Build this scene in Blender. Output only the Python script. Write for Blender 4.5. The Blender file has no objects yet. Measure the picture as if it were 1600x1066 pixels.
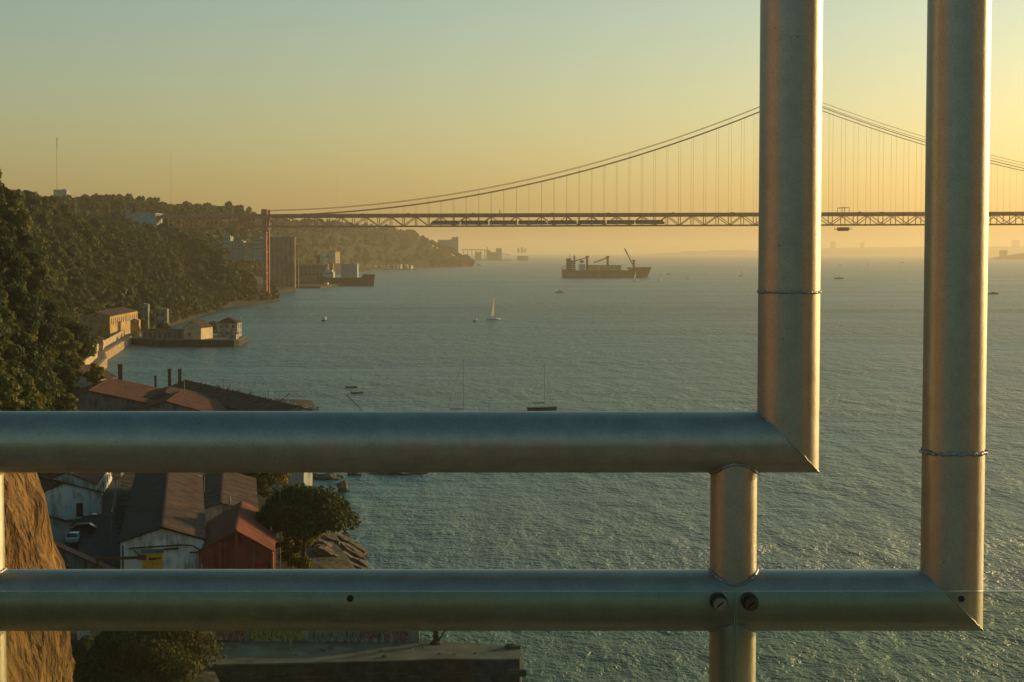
import bpy, bmesh, math, random
import numpy as np
from mathutils import Vector, Matrix, noise
R = math.radians
random.seed(7)
sc = bpy.context.scene
COL = sc.collection

# ---------------------------------------------------------------- camera
CAM_H = 45.0
F = 2700.0                      # focal length in photo pixels (1600 wide)
PITCH = math.atan(140.5 / F)    # the horizon lies 140 px above the centre
cam_d = bpy.data.cameras.new("camera")
cam_d.sensor_width = 36.0
cam_d.lens = 36.0 * F / 1600.0
cam_d.clip_start = 0.1
cam_d.clip_end = 90000.0
cam = bpy.data.objects.new("camera", cam_d)
COL.objects.link(cam)
cam.location = (0, 0, CAM_H)
cam.rotation_euler = (math.pi / 2 - PITCH, 0, 0)
sc.camera = cam

# ---------------------------------------------------------------- light
SUN_EL, SUN_AZ = R(9.5), R(55.0)      # azimuth measured clockwise from +Y (the view)
SKY_LOW, SKY_MID, SKY_HIGH = (1.28, 1.11, 0.76, 1), (1.02, 1.09, 0.92, 1), (0.66, 1.11, 1.04, 1)
world = bpy.data.worlds.new("World")
sc.world = world
world.use_nodes = True
wn, wl = world.node_tree.nodes, world.node_tree.links
wn.clear()
sky = wn.new('ShaderNodeTexSky')
sky.sky_type = 'NISHITA'
sky.sun_disc = False
sky.sun_elevation = SUN_EL
sky.sun_rotation = SUN_AZ
sky.altitude = 40
sky.air_density = 1.0
sky.dust_density = 2.0
sky.ozone_density = 1.3
bg = wn.new('ShaderNodeBackground')
bg.inputs['Strength'].default_value = 0.13
wo = wn.new('ShaderNodeOutputWorld')
tint = wn.new('ShaderNodeMix'); tint.data_type = 'RGBA'; tint.blend_type = 'MULTIPLY'
tint.inputs[0].default_value = 1.0
# dusty evening sky: yellow-green low down, teal higher up
gco = wn.new('ShaderNodeNewGeometry'); gsp = wn.new('ShaderNodeSeparateXYZ'); wl.new(gco.outputs['Incoming'], gsp.inputs[0])
gmr = wn.new('ShaderNodeMapRange'); gmr.inputs[1].default_value = 0.0; gmr.inputs[2].default_value = -0.5; wl.new(gsp.outputs[2], gmr.inputs[0])
grp = wn.new('ShaderNodeValToRGB')
grp.color_ramp.elements[0].position = 0.0; grp.color_ramp.elements[0].color = SKY_LOW
grp.color_ramp.elements[1].position = 1.0; grp.color_ramp.elements[1].color = SKY_HIGH
_e = grp.color_ramp.elements.new(0.28); _e.color = SKY_MID
wl.new(gmr.outputs[0], grp.inputs[0]); wl.new(grp.outputs[0], tint.inputs[7])
wl.new(sky.outputs[0], tint.inputs[6])
wl.new(tint.outputs[2], bg.inputs[0])
wl.new(bg.outputs[0], wo.inputs[0])

sun_d = bpy.data.lights.new("sun", 'SUN')
sun_d.energy = 4.0
sun_d.angle = R(0.6)
sun_d.color = (1.0, 0.68, 0.31)
sun = bpy.data.objects.new("sun", sun_d)
COL.objects.link(sun)
sdir = Vector((math.sin(SUN_AZ) * math.cos(SUN_EL), math.cos(SUN_AZ) * math.cos(SUN_EL), math.sin(SUN_EL)))
sun.rotation_euler = sdir.to_track_quat('Z', 'Y').to_euler()
sun.location = (0, 0, 400)

sc.view_settings.view_transform = 'Standard'
sc.view_settings.look = 'None'
sc.view_settings.exposure = 0.0
sc.view_settings.gamma = 1
sc.render.engine = 'CYCLES'
sc.cycles.max_bounces = 6
sc.cycles.volume_bounces = 0
sc.cycles.transparent_max_bounces = 8
sc.cycles.use_denoising = True
sc.cycles.sample_clamp_indirect = 4.0

# ---------------------------------------------------------------- helpers
def ray(px, py):
    u, v = (px - 800.0) / F, (533.0 - py) / F
    cp, sp = math.cos(PITCH), math.sin(PITCH)
    return Vector((u, cp + v * sp, -sp + v * cp))

def at(px, py, Y):
    """point seen at a photo pixel at distance Y"""
    d = ray(px, py)
    t = Y / d.y
    return Vector((d.x * t, Y, CAM_H + d.z * t))

def gp(px, py, z=0.0):
    """point of the level z seen at a photo pixel"""
    d = ray(px, py)
    t = (z - CAM_H) / d.z
    return Vector((d.x * t, d.y * t, z))

MATS = {}
def _nt(name):
    m = bpy.data.materials.new(name)
    m.use_nodes = True
    return m, m.node_tree.nodes, m.node_tree.links, m.node_tree.nodes['Principled BSDF']

def mat(name, col, rough=0.8, metal=0.0, var=0.25, scale=2.0, bump=0.0, stretch=(1, 1, 1), col2=None, spec=0.3, detail=5.0, bscale=None, pos=(0.35, 0.68)):
    """noise-varied surface in object space: col is mottled towards col2 (or a darker col)"""
    if name in MATS:
        return MATS[name]
    m, n, l, b = _nt(name)
    tc = n.new('ShaderNodeTexCoord')
    mp = n.new('ShaderNodeMapping'); mp.inputs['Scale'].default_value = stretch
    l.new(tc.outputs['Object'], mp.inputs[0])
    nz = n.new('ShaderNodeTexNoise'); nz.inputs['Scale'].default_value = scale
    nz.inputs['Detail'].default_value = detail; nz.inputs['Roughness'].default_value = 0.65
    l.new(mp.outputs[0], nz.inputs['Vector'])
    cr = n.new('ShaderNodeValToRGB')
    c2 = col2 or tuple(c * (1 - var) for c in col)
    c1 = col if col2 else tuple(min(1, c * (1 + var * 0.6)) for c in col)
    cr.color_ramp.elements[0].color = (*c2, 1); cr.color_ramp.elements[0].position = pos[0]
    cr.color_ramp.elements[1].color = (*c1, 1); cr.color_ramp.elements[1].position = pos[1]
    l.new(nz.outputs[0], cr.inputs[0])
    l.new(cr.outputs[0], b.inputs['Base Color'])
    b.inputs['Roughness'].default_value = rough
    b.inputs['Metallic'].default_value = metal
    b.inputs['Specular IOR Level'].default_value = spec
    if bump:
        bp = n.new('ShaderNodeBump'); bp.inputs['Distance'].default_value = bump
        if bscale:
            nb = n.new('ShaderNodeTexNoise'); nb.inputs['Scale'].default_value = bscale; nb.inputs['Detail'].default_value = 4
            l.new(mp.outputs[0], nb.inputs['Vector']); l.new(nb.outputs[0], bp.inputs['Height'])
        else:
            l.new(nz.outputs[0], bp.inputs['Height'])
        l.new(bp.outputs[0], b.inputs['Normal'])
    MATS[name] = m
    return m

class MB:
    """collects shapes, then links them as one mesh object"""
    def __init__(s):
        s.v = []; s.f = []; s.m = []; s.cur = 0
    def _add(s, vs, fs):
        o = len(s.v)
        s.v += [tuple(v) for v in vs]
        s.f += [tuple(i + o for i in f) for f in fs]
        s.m += [s.cur] * len(fs)
    def box(s, c, size, rz=0.0, M=None):
        hx, hy, hz = size[0] / 2, size[1] / 2, size[2] / 2
        vs = [Vector((x, y, z)) for z in (-hz, hz) for x, y in ((-hx, -hy), (hx, -hy), (hx, hy), (-hx, hy))]
        if rz: 
            rot = Matrix.Rotation(rz, 3, 'Z'); vs = [rot @ v for v in vs]
        vs = [v + Vector(c) for v in vs]
        if M: vs = [M @ v for v in vs]
        s._add(vs, [(3, 2, 1, 0), (4, 5, 6, 7), (0, 1, 5, 4), (1, 2, 6, 5), (2, 3, 7, 6), (3, 0, 4, 7)])
        return s
    def prism(s, pts, z0, z1):
        """footprint pts (ccw) from z0 to z1"""
        n = len(pts)
        z1s = z1 if isinstance(z1, (list, tuple)) else [z1] * n
        vs = [(p[0], p[1], z0) for p in pts] + [(p[0], p[1], z1s[i]) for i, p in enumerate(pts)]
        fs = [tuple(range(n - 1, -1, -1)), tuple(range(n, 2 * n))] + [(i, (i + 1) % n, n + (i + 1) % n, n + i) for i in range(n)]
        s._add(vs, fs); return s
    def extrude(s, pts, d):
        """3-D polygon pts pushed along vector d"""
        n = len(pts); d = Vector(d)
        vs = [Vector(p) for p in pts] + [Vector(p) + d for p in pts]
        fs = [tuple(range(n)), tuple(range(2 * n - 1, n - 1, -1))] + [((i + 1) % n, i, n + i, n + (i + 1) % n) for i in range(n)]
        s._add(vs, fs); return s
    def tube(s, a, b, r, r2=None, seg=8, caps=True):
        a, b = Vector(a), Vector(b); r2 = r if r2 is None else r2
        d = (b - a)
        if d.length < 1e-9: return s
        q = d.to_track_quat('Z', 'Y').to_matrix()
        vs = []
        for p, rr in ((a, r), (b, r2)):
            for k in range(seg):
                t = 2 * math.pi * k / seg
                vs.append(p + q @ Vector((rr * math.cos(t), rr * math.sin(t), 0)))
        fs = [(k, (k + 1) % seg, seg + (k + 1) % seg, seg + k) for k in range(seg)]
        if caps: fs += [tuple(range(seg - 1, -1, -1)), tuple(range(seg, 2 * seg))]
        s._add(vs, fs); return s
    def bar(s, a, b, w, h):
        """rectangular bar from a to b, w across, h up"""
        a, b = Vector(a), Vector(b); d = (b - a).normalized()
        side = d.cross(Vector((0, 0, 1)))
        if side.length < 1e-4: side = Vector((1, 0, 0))
        side.normalize(); up = side.cross(d).normalized()
        vs = [p + side * (w / 2 * i) + up * (h / 2 * j) for p in (a, b) for i, j in ((-1, -1), (1, -1), (1, 1), (-1, 1))]
        s._add(vs, [(0, 1, 2, 3), (7, 6, 5, 4), (0, 4, 5, 1), (1, 5, 6, 2), (2, 6, 7, 3), (3, 7, 4, 0)])
        return s
    def path(s, pts, r, seg=6):
        for i in range(len(pts) - 1): s.tube(pts[i], pts[i + 1], r, seg=seg)
        return s
    def sphere(s, c, r, u=10, v=7, sq=(1, 1, 1), jit=0.0, seed=0):
        rnd = random.Random(seed)
        vs = [Vector((0, 0, -1))]; fs = []
        for i in range(1, v):
            ph = -math.pi / 2 + math.pi * i / v
            for k in range(u):
                t = 2 * math.pi * k / u
                vs.append(Vector((math.cos(ph) * math.cos(t), math.cos(ph) * math.sin(t), math.sin(ph))))
        vs.append(Vector((0, 0, 1)))
        for k in range(u): fs.append((0, 1 + (k + 1) % u, 1 + k))
        for i in range(v - 2):
            a = 1 + i * u; b = a + u
            for k in range(u): fs.append((a + k, a + (k + 1) % u, b + (k + 1) % u, b + k))
        a = 1 + (v - 2) * u
        for k in range(u): fs.append((a + k, a + (k + 1) % u, len(vs) - 1))
        out = []
        for p in vs:
            k = r * (1 + jit * (rnd.random() - .5) * 2)
            out.append(Vector(c) + Vector((p.x * sq[0], p.y * sq[1], p.z * sq[2])) * k)
        s._add(out, fs); return s
    def build(s, name, m, parent=None, smooth=False, loc=None):
        me = bpy.data.meshes.new(name)
        vs = s.v
        if loc is not None:
            L = Vector(loc); vs = [(v[0] - L.x, v[1] - L.y, v[2] - L.z) for v in vs]
        me.from_pydata(vs, [], s.f)
        ms = m if isinstance(m, (list, tuple)) else [m]
        for k in ms: me.materials.append(k)
        if len(ms) > 1: me.polygons.foreach_set('material_index', s.m)
        if smooth: me.polygons.foreach_set('use_smooth', [True] * len(me.polygons))
        me.update()
        o = bpy.data.objects.new(name, me)
        COL.objects.link(o)
        if parent: o.parent = parent
        if loc is not None: o.location = loc
        return o

def tag(o, label=None, cat=None, group=None, kind=None):
    if label: o['label'] = label
    if cat: o['category'] = cat
    if group: o['group'] = group
    if kind: o['kind'] = kind
    return o

def thing(name, label, cat, loc=(0, 0, 0), rz=0.0, group=None):
    o = bpy.data.objects.new(name, None)
    o.empty_display_size = 0.5
    COL.objects.link(o)
    o.location = loc; o.rotation_euler = (0, 0, rz)
    return tag(o, label, cat, group)

def copy_tree(o, parent=None):
    c = o.copy(); COL.objects.link(c); c.parent = parent
    for ch in [x for x in o.children]: copy_tree(ch, c)
    return c

def np_mesh(name, verts, faces, m, parent=None, smooth=False, nrm=None):
    """fast mesh from numpy arrays; faces is (n,k)"""
    me = bpy.data.meshes.new(name)
    nv, (nf, k) = len(verts), faces.shape
    me.vertices.add(nv); me.vertices.foreach_set('co', np.asarray(verts, np.float32).ravel())
    me.loops.add(nf * k); me.loops.foreach_set('vertex_index', faces.astype(np.int32).ravel())
    me.polygons.add(nf); me.polygons.foreach_set('loop_start', np.arange(0, nf * k, k, dtype=np.int32))
    me.polygons.foreach_set('loop_total', np.full(nf, k, np.int32))
    if smooth: me.polygons.foreach_set('use_smooth', np.ones(nf, bool))
    me.materials.append(m)
    me.update(calc_edges=True)
    o = bpy.data.objects.new(name, me); COL.objects.link(o)
    if parent: o.parent = parent
    return o
# ================================================================ haze
hz_mb = MB().box((0, 13000, 101), (44000, 34000, 206))
mh = bpy.data.materials.new("haze"); mh.use_nodes = True
mh.node_tree.nodes.clear()
_o = mh.node_tree.nodes.new('ShaderNodeOutputMaterial')
_v = mh.node_tree.nodes.new('ShaderNodeVolumePrincipled')
_v.inputs['Color'].default_value = (1.0, 0.86, 0.60, 1)
_v.inputs['Density'].default_value = 0.000082
_v.inputs['Anisotropy'].default_value = 0.45
mh.node_tree.links.new(_v.outputs[0], _o.inputs['Volume'])
haze = tag(hz_mb.build('haze', mh), 'golden evening haze over the river', kind='stuff')
haze.visible_shadow = True

# ================================================================ water
def water_mat():
    m, n, l, b = _nt('river_water')
    b.inputs['Base Color'].default_value = (0.014, 0.096, 0.086, 1)
    b.inputs['Roughness'].default_value = 0.31
    b.inputs['IOR'].default_value = 1.333
    b.inputs['Specular IOR Level'].default_value = 0.5
    tc = n.new('ShaderNodeTexCoord')
    def nz(scale, detail, rot, sx, sy, rough=.55):
        mp = n.new('ShaderNodeMapping'); mp.inputs['Scale'].default_value = (sx, sy, 1); mp.inputs['Rotation'].default_value = (0, 0, rot)
        l.new(tc.outputs['Object'], mp.inputs[0])
        t = n.new('ShaderNodeTexNoise'); t.inputs['Scale'].default_value = scale; t.inputs['Detail'].default_value = detail; t.inputs['Roughness'].default_value = rough
        l.new(mp.outputs[0], t.inputs['Vector']); return t.outputs[0]
    def ma(op, a, c):
        q = n.new('ShaderNodeMath'); q.operation = op
        for i, x in enumerate((a, c)):
            if isinstance(x, (int, float)): q.inputs[i].default_value = x
            else: l.new(x, q.inputs[i])
        return q.outputs[0]
    swell = nz(0.24, 3, R(10), 1.2, 1.0)
    chop = nz(0.95, 4, R(-12), .95, 1.0)
    fine = nz(2.1, 3, R(8), 0.8, 1.0)
    gust = nz(0.007, 6, R(8), 0.35, 1.0, .6)
    gm = n.new('ShaderNodeMapRange'); gm.inputs[1].default_value = .35; gm.inputs[2].default_value = .65; gm.inputs[3].default_value = .45; gm.inputs[4].default_value = 1.4
    l.new(gust, gm.inputs[0])
    h = ma('ADD', ma('MULTIPLY', swell, 1.3), ma('ADD', ma('MULTIPLY', chop, .8), ma('MULTIPLY', fine, 0.17)))
    grp_ = nz(0.055, 6, R(-9), 2.4, 0.9, .62)
    h = ma('ADD', h, ma('MULTIPLY', grp_, 5.2))
    h = ma('MULTIPLY', h, gm.outputs[0])
    bp = n.new('ShaderNodeBump'); bp.inputs['Distance'].default_value = 1.1; bp.inputs['Strength'].default_value = 1.0
    l.new(h, bp.inputs['Height']); l.new(bp.outputs[0], b.inputs['Normal'])
    return m
W = MB()
W._add([(-21000, -3500, 0), (21000, -3500, 0), (21000, 29000, 0), (-21000, 29000, 0)], [(0, 1, 2, 3)])
water = tag(W.build('water', water_mat()), 'green-grey rippled river water', kind='structure')
# ================================================================ terrain of the south bank
# each section: distance Y, then (x, z) from under the water up to the plateau
SEC = [
 (-400, [(4, -6), (-2, 3.0), (-18, 4), (-24, 22), (-34, 40), (-120, 52), (-3000, 60)]),
 (60,  [(-2, -6), (-10, 2.4), (-20, 4), (-27, 14), (-36, 30), (-120, 52), (-3000, 60)]),
 (150, [(-20, -6), (-24, 2.6), (-56, 4), (-60, 14), (-72, 38), (-140, 52), (-3000, 60)]),
 (180, [(-28, -6), (-32, 2.6), (-72, 4), (-78, 15), (-90, 38), (-148, 52), (-3000, 60)]),
 (186, [(-8, -6), (-14, 3), (-74, 4), (-80, 16), (-92, 38), (-150, 52), (-3000, 60)]),
 (224, [(-12, -6), (-21, 3), (-80, 4), (-86, 16), (-98, 40), (-160, 54), (-3000, 60)]),
 (265, [(-23, -6), (-28, 3), (-82, 4), (-88, 16), (-100, 42), (-170, 55), (-3000, 60)]),
 (300, [(-30, -6), (-34, 3), (-80, 4), (-90, 16), (-110, 44), (-170, 55), (-3000, 60)]),
 (345, [(-42, -6), (-45, 3), (-91, 4), (-101, 16), (-122, 48), (-180, 56), (-3000, 60)]),
 (400, [(-44, -6), (-48, 3), (-103, 4), (-116, 18), (-134, 50), (-190, 58), (-3000, 62)]),
 (488, [(-48, -6), (-57, 3), (-120, 4), (-133, 22), (-147, 61), (-200, 70), (-3000, 64)]),
 (505, [(-90, -6), (-98, 3), (-126, 4), (-138, 22), (-154, 62), (-210, 70), (-3000, 64)]),
 (540, [(-128, -6), (-137, 3), (-146, 4), (-155, 22), (-167, 60), (-220, 68), (-3000, 64)]),
 (626, [(-150, -6), (-152, 3), (-164, 4), (-176, 28), (-192, 59), (-240, 63), (-3000, 62)]),
 (700, [(-165, -6), (-167, 3), (-180, 4), (-192, 30), (-214, 58), (-260, 60), (-3000, 60)]),
 (844, [(-186, -6), (-188, 3), (-214, 4), (-230, 34), (-262, 60), (-320, 62), (-3000, 60)]),
 (900, [(-190, -6), (-194, 3), (-220, 5), (-236, 34), (-262, 62), (-330, 64), (-3000, 60)]),
 (1000, [(-196, -6), (-204, 3), (-222, 5), (-240, 34), (-265, 62), (-350, 64), (-3000, 66)]),
 (1200, [(-208, -6), (-218, 2), (-240, 8), (-260, 36), (-284, 52), (-380, 66), (-3000, 78)]),
 (1400, [(-222, -6), (-231, 2), (-240, 8), (-265, 30), (-305, 50), (-400, 66), (-3000, 88)]),
 (1540, [(-196, -6), (-208, 1.5), (-228, 6), (-250, 22), (-300, 50), (-400, 70), (-3000, 92)]),
 (1620, [(-206, -6), (-222, 1.5), (-236, 6), (-262, 22), (-306, 56), (-400, 78), (-3000, 94)]),
 (1750, [(-240, -6), (-250, 2), (-268, 5), (-300, 25), (-350, 56), (-400, 86), (-3000, 90)]),
 (2000, [(-245, -6), (-252, 3), (-300, 5), (-325, 38), (-366, 76), (-440, 92), (-3000, 90)]),
 (2350, [(-292, -6), (-300, 3), (-325, 6), (-346, 48), (-364, 90), (-480, 96), (-3000, 98)]),
 (3000, [(-325, -6), (-335, 3), (-380, 6), (-410, 52), (-440, 90), (-560, 98), (-3000, 102)]),
 (3500, [(-325, -6), (-335, 3), (-380, 6), (-420, 55), (-455, 90), (-580, 102), (-3000, 106)]),
 (4200, [(-300, -6), (-312, 3), (-335, 6), (-352, 50), (-380, 86), (-480, 102), (-3000, 108)]),
 (5000, [(-100, -6), (-112, 3), (-180, 40), (-233, 64), (-292, 82), (-400, 98), (-3000, 108)]),
 (5300, [(-130, -6), (-145, 3), (-190, 38), (-245, 62), (-310, 80), (-420, 98), (-3000, 108)]),
 (5800, [(-380, -6), (-400, 3), (-450, 30), (-500, 60), (-560, 80), (-700, 95), (-3000, 108)]),
 (7500, [(-700, -6), (-720, 3), (-760, 20), (-820, 45), (-900, 60), (-1100, 80), (-3000, 90)]),
 (9000, [(-1500, -6), (-1600, 3), (-1700, 20), (-1800, 30), (-2000, 40), (-2300, 50), (-3000, 60)]),
]
SY = np.array([s[0] for s in SEC], float)
SX = np.array([[p[0] for p in s[1]] for s in SEC], float)
SZ = np.array([[p[1] for p in s[1]] for s in SEC], float)

def section(Y):
    return (np.array([np.interp(Y, SY, SX[:, k]) for k in range(7)]),
            np.array([np.interp(Y, SY, SZ[:, k]) for k in range(7)]))

def tnoise(x, y, z):
    a = min(1.0, max(0.0, (z - 5.0) / 14.0))
    if a <= 0: return 0.0
    far = 1 + max(0.0, y - 1500) / 1500.0
    return a * (3.2 * far * noise.noise(Vector((x / (38 * far), y / (38 * far), 3.1))) + 1.6 * noise.noise(Vector((x / 13, y / 13, 7.7))))

def ground_z(X, Y):
    xs, zs = section(Y)
    z = float(np.interp(-X, -xs, zs))
    return z + tnoise(X, Y, z)

def shore_x(Y): return float(np.interp(Y, SY, SX[:, 1]))

def build_terrain():
    ys = [-400]
    while ys[-1] < 9000:
        y = ys[-1]; ys.append(y + (20 if y < 40 else max(4.0, y * 0.012)))
    ts = []
    for k, n in enumerate((3, 8, 9, 9, 9, 12)):
        for i in range(n): ts.append(k + i / n)
    ts.append(6.0)
    V = []
    for y in ys:
        xs, zs = section(y)
        for t in ts:
            k = min(5, int(t)); f = t - k
            if k == 5: f = f ** 2.2
            x = xs[k] + (xs[k + 1] - xs[k]) * f
            z = zs[k] + (zs[k + 1] - zs[k]) * f
            if 0.9 < t < 1.1 and not 150 < y < 200: x += 2.2 * noise.noise(Vector((0, y / 9, 2)))
            V.append((x, y, z + tnoise(x, y, z)))
    n = len(ts)
    i, j = np.meshgrid(np.arange(len(ys) - 1), np.arange(n - 1), indexing='ij')
    a = (i * n + j).ravel()
    Fc = np.stack([a, a + 1, a + n + 1, a + n], 1)
    m, nn, l, b = _nt('hillside_scrub')
    geo = nn.new('ShaderNodeNewGeometry')
    sep = nn.new('ShaderNodeSeparateXYZ'); l.new(geo.outputs['Position'], sep.inputs[0])
    tc = nn.new('ShaderNodeTexCoord')
    n1 = nn.new('ShaderNodeTexNoise'); n1.inputs['Scale'].default_value = 0.09; n1.inputs['Detail'].default_value = 9
    l.new(tc.outputs['Object'], n1.inputs['Vector'])
    r1 = nn.new('ShaderNodeValToRGB')
    r1.color_ramp.elements[0].color = (.020, .030, .012, 1); r1.color_ramp.elements[0].position = .42
    r1.color_ramp.elements[1].color = (.055, .055, .024, 1); r1.color_ramp.elements[1].position = .66
    l.new(n1.outputs[0], r1.inputs[0])
    n2 = nn.new('ShaderNodeTexNoise'); n2.inputs['Scale'].default_value = 0.5; n2.inputs['Detail'].default_value = 8
    l.new(tc.outputs['Object'], n2.inputs['Vector'])
    r2 = nn.new('ShaderNodeValToRGB')
    r2.color_ramp.elements[0].color = (.035, .034, .026, 1); r2.color_ramp.elements[0].position = .38
    r2.color_ramp.elements[1].color = (.075, .066, .045, 1); r2.color_ramp.elements[1].position = .62
    l.new(n2.outputs[0], r2.inputs[0])
    mr = nn.new('ShaderNodeMapRange'); mr.inputs[1].default_value = 4.2; mr.inputs[2].default_value = 6.5
    l.new(sep.outputs[2], mr.inputs[0])
    mx = nn.new('ShaderNodeMix'); mx.data_type = 'RGBA'
    l.new(mr.outputs[0], mx.inputs[0]); l.new(r2.outputs[0], mx.inputs[6]); l.new(r1.outputs[0], mx.inputs[7])
    l.new(mx.outputs[2], b.inputs['Base Color']); b.inputs['Roughness'].default_value = .95
    b.inputs['Specular IOR Level'].default_value = .1
    bp = nn.new('ShaderNodeBump'); bp.inputs['Distance'].default_value = .8; l.new(n2.outputs[0], bp.inputs['Height']); l.new(bp.outputs[0], b.inputs['Normal'])
    o = np_mesh('hills', np.array(V), Fc, m, smooth=True)
    return tag(o, 'steep scrub covered river bank and hills', kind='structure')
build_terrain()

# far north-west shore, hazy low hills beyond the river
def far_hills(name, Y, depth, prof, label):
    V = []; n = len(prof)
    rows = [(0, 0.0), (0.12, 0.45), (0.35, 0.8), (0.7, 1.0), (1.0, 0.7)]
    xs = np.arange(prof[0][0], prof[-1][0] + 1, Y * 0.0016)
    px, pz = [p[0] for p in prof], [p[1] for p in prof]
    for f, h in rows:
        for x in xs:
            base = float(np.interp(x, px, pz))
            z = base * h + (7 * noise.noise(Vector((x / 160, f * 3, 1))) + 5 * noise.noise(Vector((x / 60, f * 3, 9)))) * h * min(1, base / 25)
            V.append((x, Y + f * depth, z - 1 if h == 0 else z))
    m = len(xs)
    i, j = np.meshgrid(np.arange(len(rows) - 1), np.arange(m - 1), indexing='ij')
    a = (i * m + j).ravel()
    o = np_mesh(name, np.array(V), np.stack([a, a + 1, a + m + 1, a + m], 1), mat('far_woodland', (.05, .06, .03), .95, scale=.01, var=.5), smooth=True)
    return tag(o, label, kind='structure')
far_hills('far_shore_hills', 20000, 1800, [(1550, 0), (1770, 14), (2150, 45), (2600, 58), (3300, 52), (3900, 82), (5000, 100), (6400, 105), (10000, 150), (19000, 160)], 'low hazy hills along the far shore')

# ================================================================ foliage
def foliage_mat(name, dark, light, trans=0.25, nscale=.35):
    if name in MATS: return MATS[name]
    m, n, l, b = _nt(name)
    oi = n.new('ShaderNodeObjectInfo'); geo = n.new('ShaderNodeNewGeometry')
    nz = n.new('ShaderNodeTexNoise'); nz.inputs['Scale'].default_value = nscale; nz.inputs['Detail'].default_value = 4; nz.inputs['Roughness'].default_value = .7
    l.new(geo.outputs['Position'], nz.inputs['Vector'])
    ad = n.new('ShaderNodeMath'); ad.operation = 'MULTIPLY_ADD'; ad.inputs[1].default_value = .6; l.new(oi.outputs['Random'], ad.inputs[0])
    sb = n.new('ShaderNodeMath'); sb.operation = 'ADD'; sb.inputs[1].default_value = -.27; l.new(nz.outputs[0], sb.inputs[0]); l.new(sb.outputs[0], ad.inputs[2])
    cr = n.new('ShaderNodeValToRGB')
    cr.color_ramp.elements[0].color = (*dark, 1); cr.color_ramp.elements[0].position = .3
    cr.color_ramp.elements[1].color = (*light, 1); cr.color_ramp.elements[1].position = .75
    l.new(ad.outputs[0], cr.inputs[0])
    l.new(cr.outputs[0], b.inputs['Base Color']); b.inputs['Roughness'].default_value = .7
    b.inputs['Specular IOR Level'].default_value = .15
    tr = n.new('ShaderNodeBsdfTranslucent'); l.new(cr.outputs[0], tr.inputs[0])
    mx = n.new('ShaderNodeMixShader'); mx.inputs[0].default_value = trans
    l.new(b.outputs[0], mx.inputs[1]); l.new(tr.outputs[0], mx.inputs[2])
    l.new(mx.outputs[0], n['Material Output'].inputs[0])
    MATS[name] = m; return m
LEAF = [foliage_mat('leaves_olive', (.044, .062, .015), (.175, .165, .038)),
        foliage_mat('leaves_dark', (.030, .050, .016), (.105, .115, .032)),
        foliage_mat('leaves_pine', (.020, .035, .010), (.060, .074, .020)),
        foliage_mat('leaves_yellow', (.09, .095, .012), (.26, .21, .035))]
BARK = mat('bark', (.09, .065, .045), .95, scale=6, var=.5, bump=.02, stretch=(1, 1, .25))

def leaf_cloud(rng, blobs, per, size, flat=0.55):
    """blobs (cx,cy,cz,rx,ry,rz): leaf quads near each blob's surface, facing outward with scatter"""
    P = []; N = []
    for (cx, cy, cz, rx, ry, rz) in blobs:
        d = rng.normal(size=(per, 3)); d /= np.linalg.norm(d, axis=1)[:, None]
        low = d[:, 2] < -0.35; d[low, 2] *= -0.6
        rad = 0.62 + 0.42 * rng.random(per) ** 0.6
        P.append(np.array([cx, cy, cz]) + d * rad[:, None] * np.array([rx, ry, rz])); N.append(d)
    P = np.concatenate(P); N = np.concatenate(N)
    N = N + rng.normal(size=N.shape) * flat; N /= np.linalg.norm(N, axis=1)[:, None]
    A = rng.normal(size=N.shape); T = np.cross(N, A); T /= np.linalg.norm(T, axis=1)[:, None] + 1e-9
    B = np.cross(N, T)
    s = size * (0.55 + 0.9 * rng.random(len(P)))[:, None]
    V = np.stack([P - T * s * .5, P + B * s * .38 , P + T * s * .55, P - B * s * .38], 1).reshape(-1, 3)
    Fc = np.arange(len(V)).reshape(-1, 4)
    return V, Fc

def crown_blobs(rng, r, h, z0, n, umbrella=False):
    out = []
    for i in range(n):
        a = rng.random() * 6.283; q = math.sqrt(rng.random())
        if umbrella:
            rr = r * .80 * q; z = z0 + h * (.58 - .40 * q * q) + rng.normal() * h * .06
            s = r * (.22 + .12 * rng.random()); out.append((rr * math.cos(a), rr * math.sin(a), z, s, s, s * .75))
        else:
            u = rng.random(); w = math.sin(math.pi * (.18 + .72 * u)) ** .7
            rr = r * .68 * q * w; s = r * (.26 + .20 * rng.random()) * (1.05 - .35 * u)
            out.append((rr * math.cos(a), rr * math.sin(a), z0 + h * (.12 + .76 * u), s, s, s * .8))
    return out

def tree_parts(seed, r, h, trunk_h, nb, per, leaf, m, umbrella=False, name='tree', label='', group=None, cat='tree', tr=None):
    rng = np.random.default_rng(seed)
    root = thing(name, label, cat, group=group)
    bl = crown_blobs(rng, r, h, trunk_h, nb, umbrella)
    V, Fc = leaf_cloud(rng, bl, per, leaf)
    np_mesh('crown', V, Fc, m, root)
    t = MB(); tr = tr or r * .065
    lean = (rng.normal() * .05 * trunk_h, rng.normal() * .05 * trunk_h)
    p0 = Vector((0, 0, -1.2)); top = Vector((lean[0], lean[1], trunk_h + (h * .15 if umbrella else h * .4)))
    mid = (p0 + top) / 2 + Vector((rng.normal() * tr * 1.5, rng.normal() * tr * 1.5, 0))
    t.tube(p0, mid, tr * 1.25, tr * .95, 8); t.tube(mid, top, tr * .95, tr * .45, 8)
    for b in bl[:9]:
        s = mid.lerp(top, .35 + .6 * rng.random())
        e = Vector(b[:3]); k = s.lerp(e, .5) + Vector((0, 0, -.04 * h))
        t.tube(s, k, tr * .42, tr * .28, 5); t.tube(k, e, tr * .28, tr * .1, 5)
    t.build('trunk', BARK, root, smooth=True)
    return root

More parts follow.
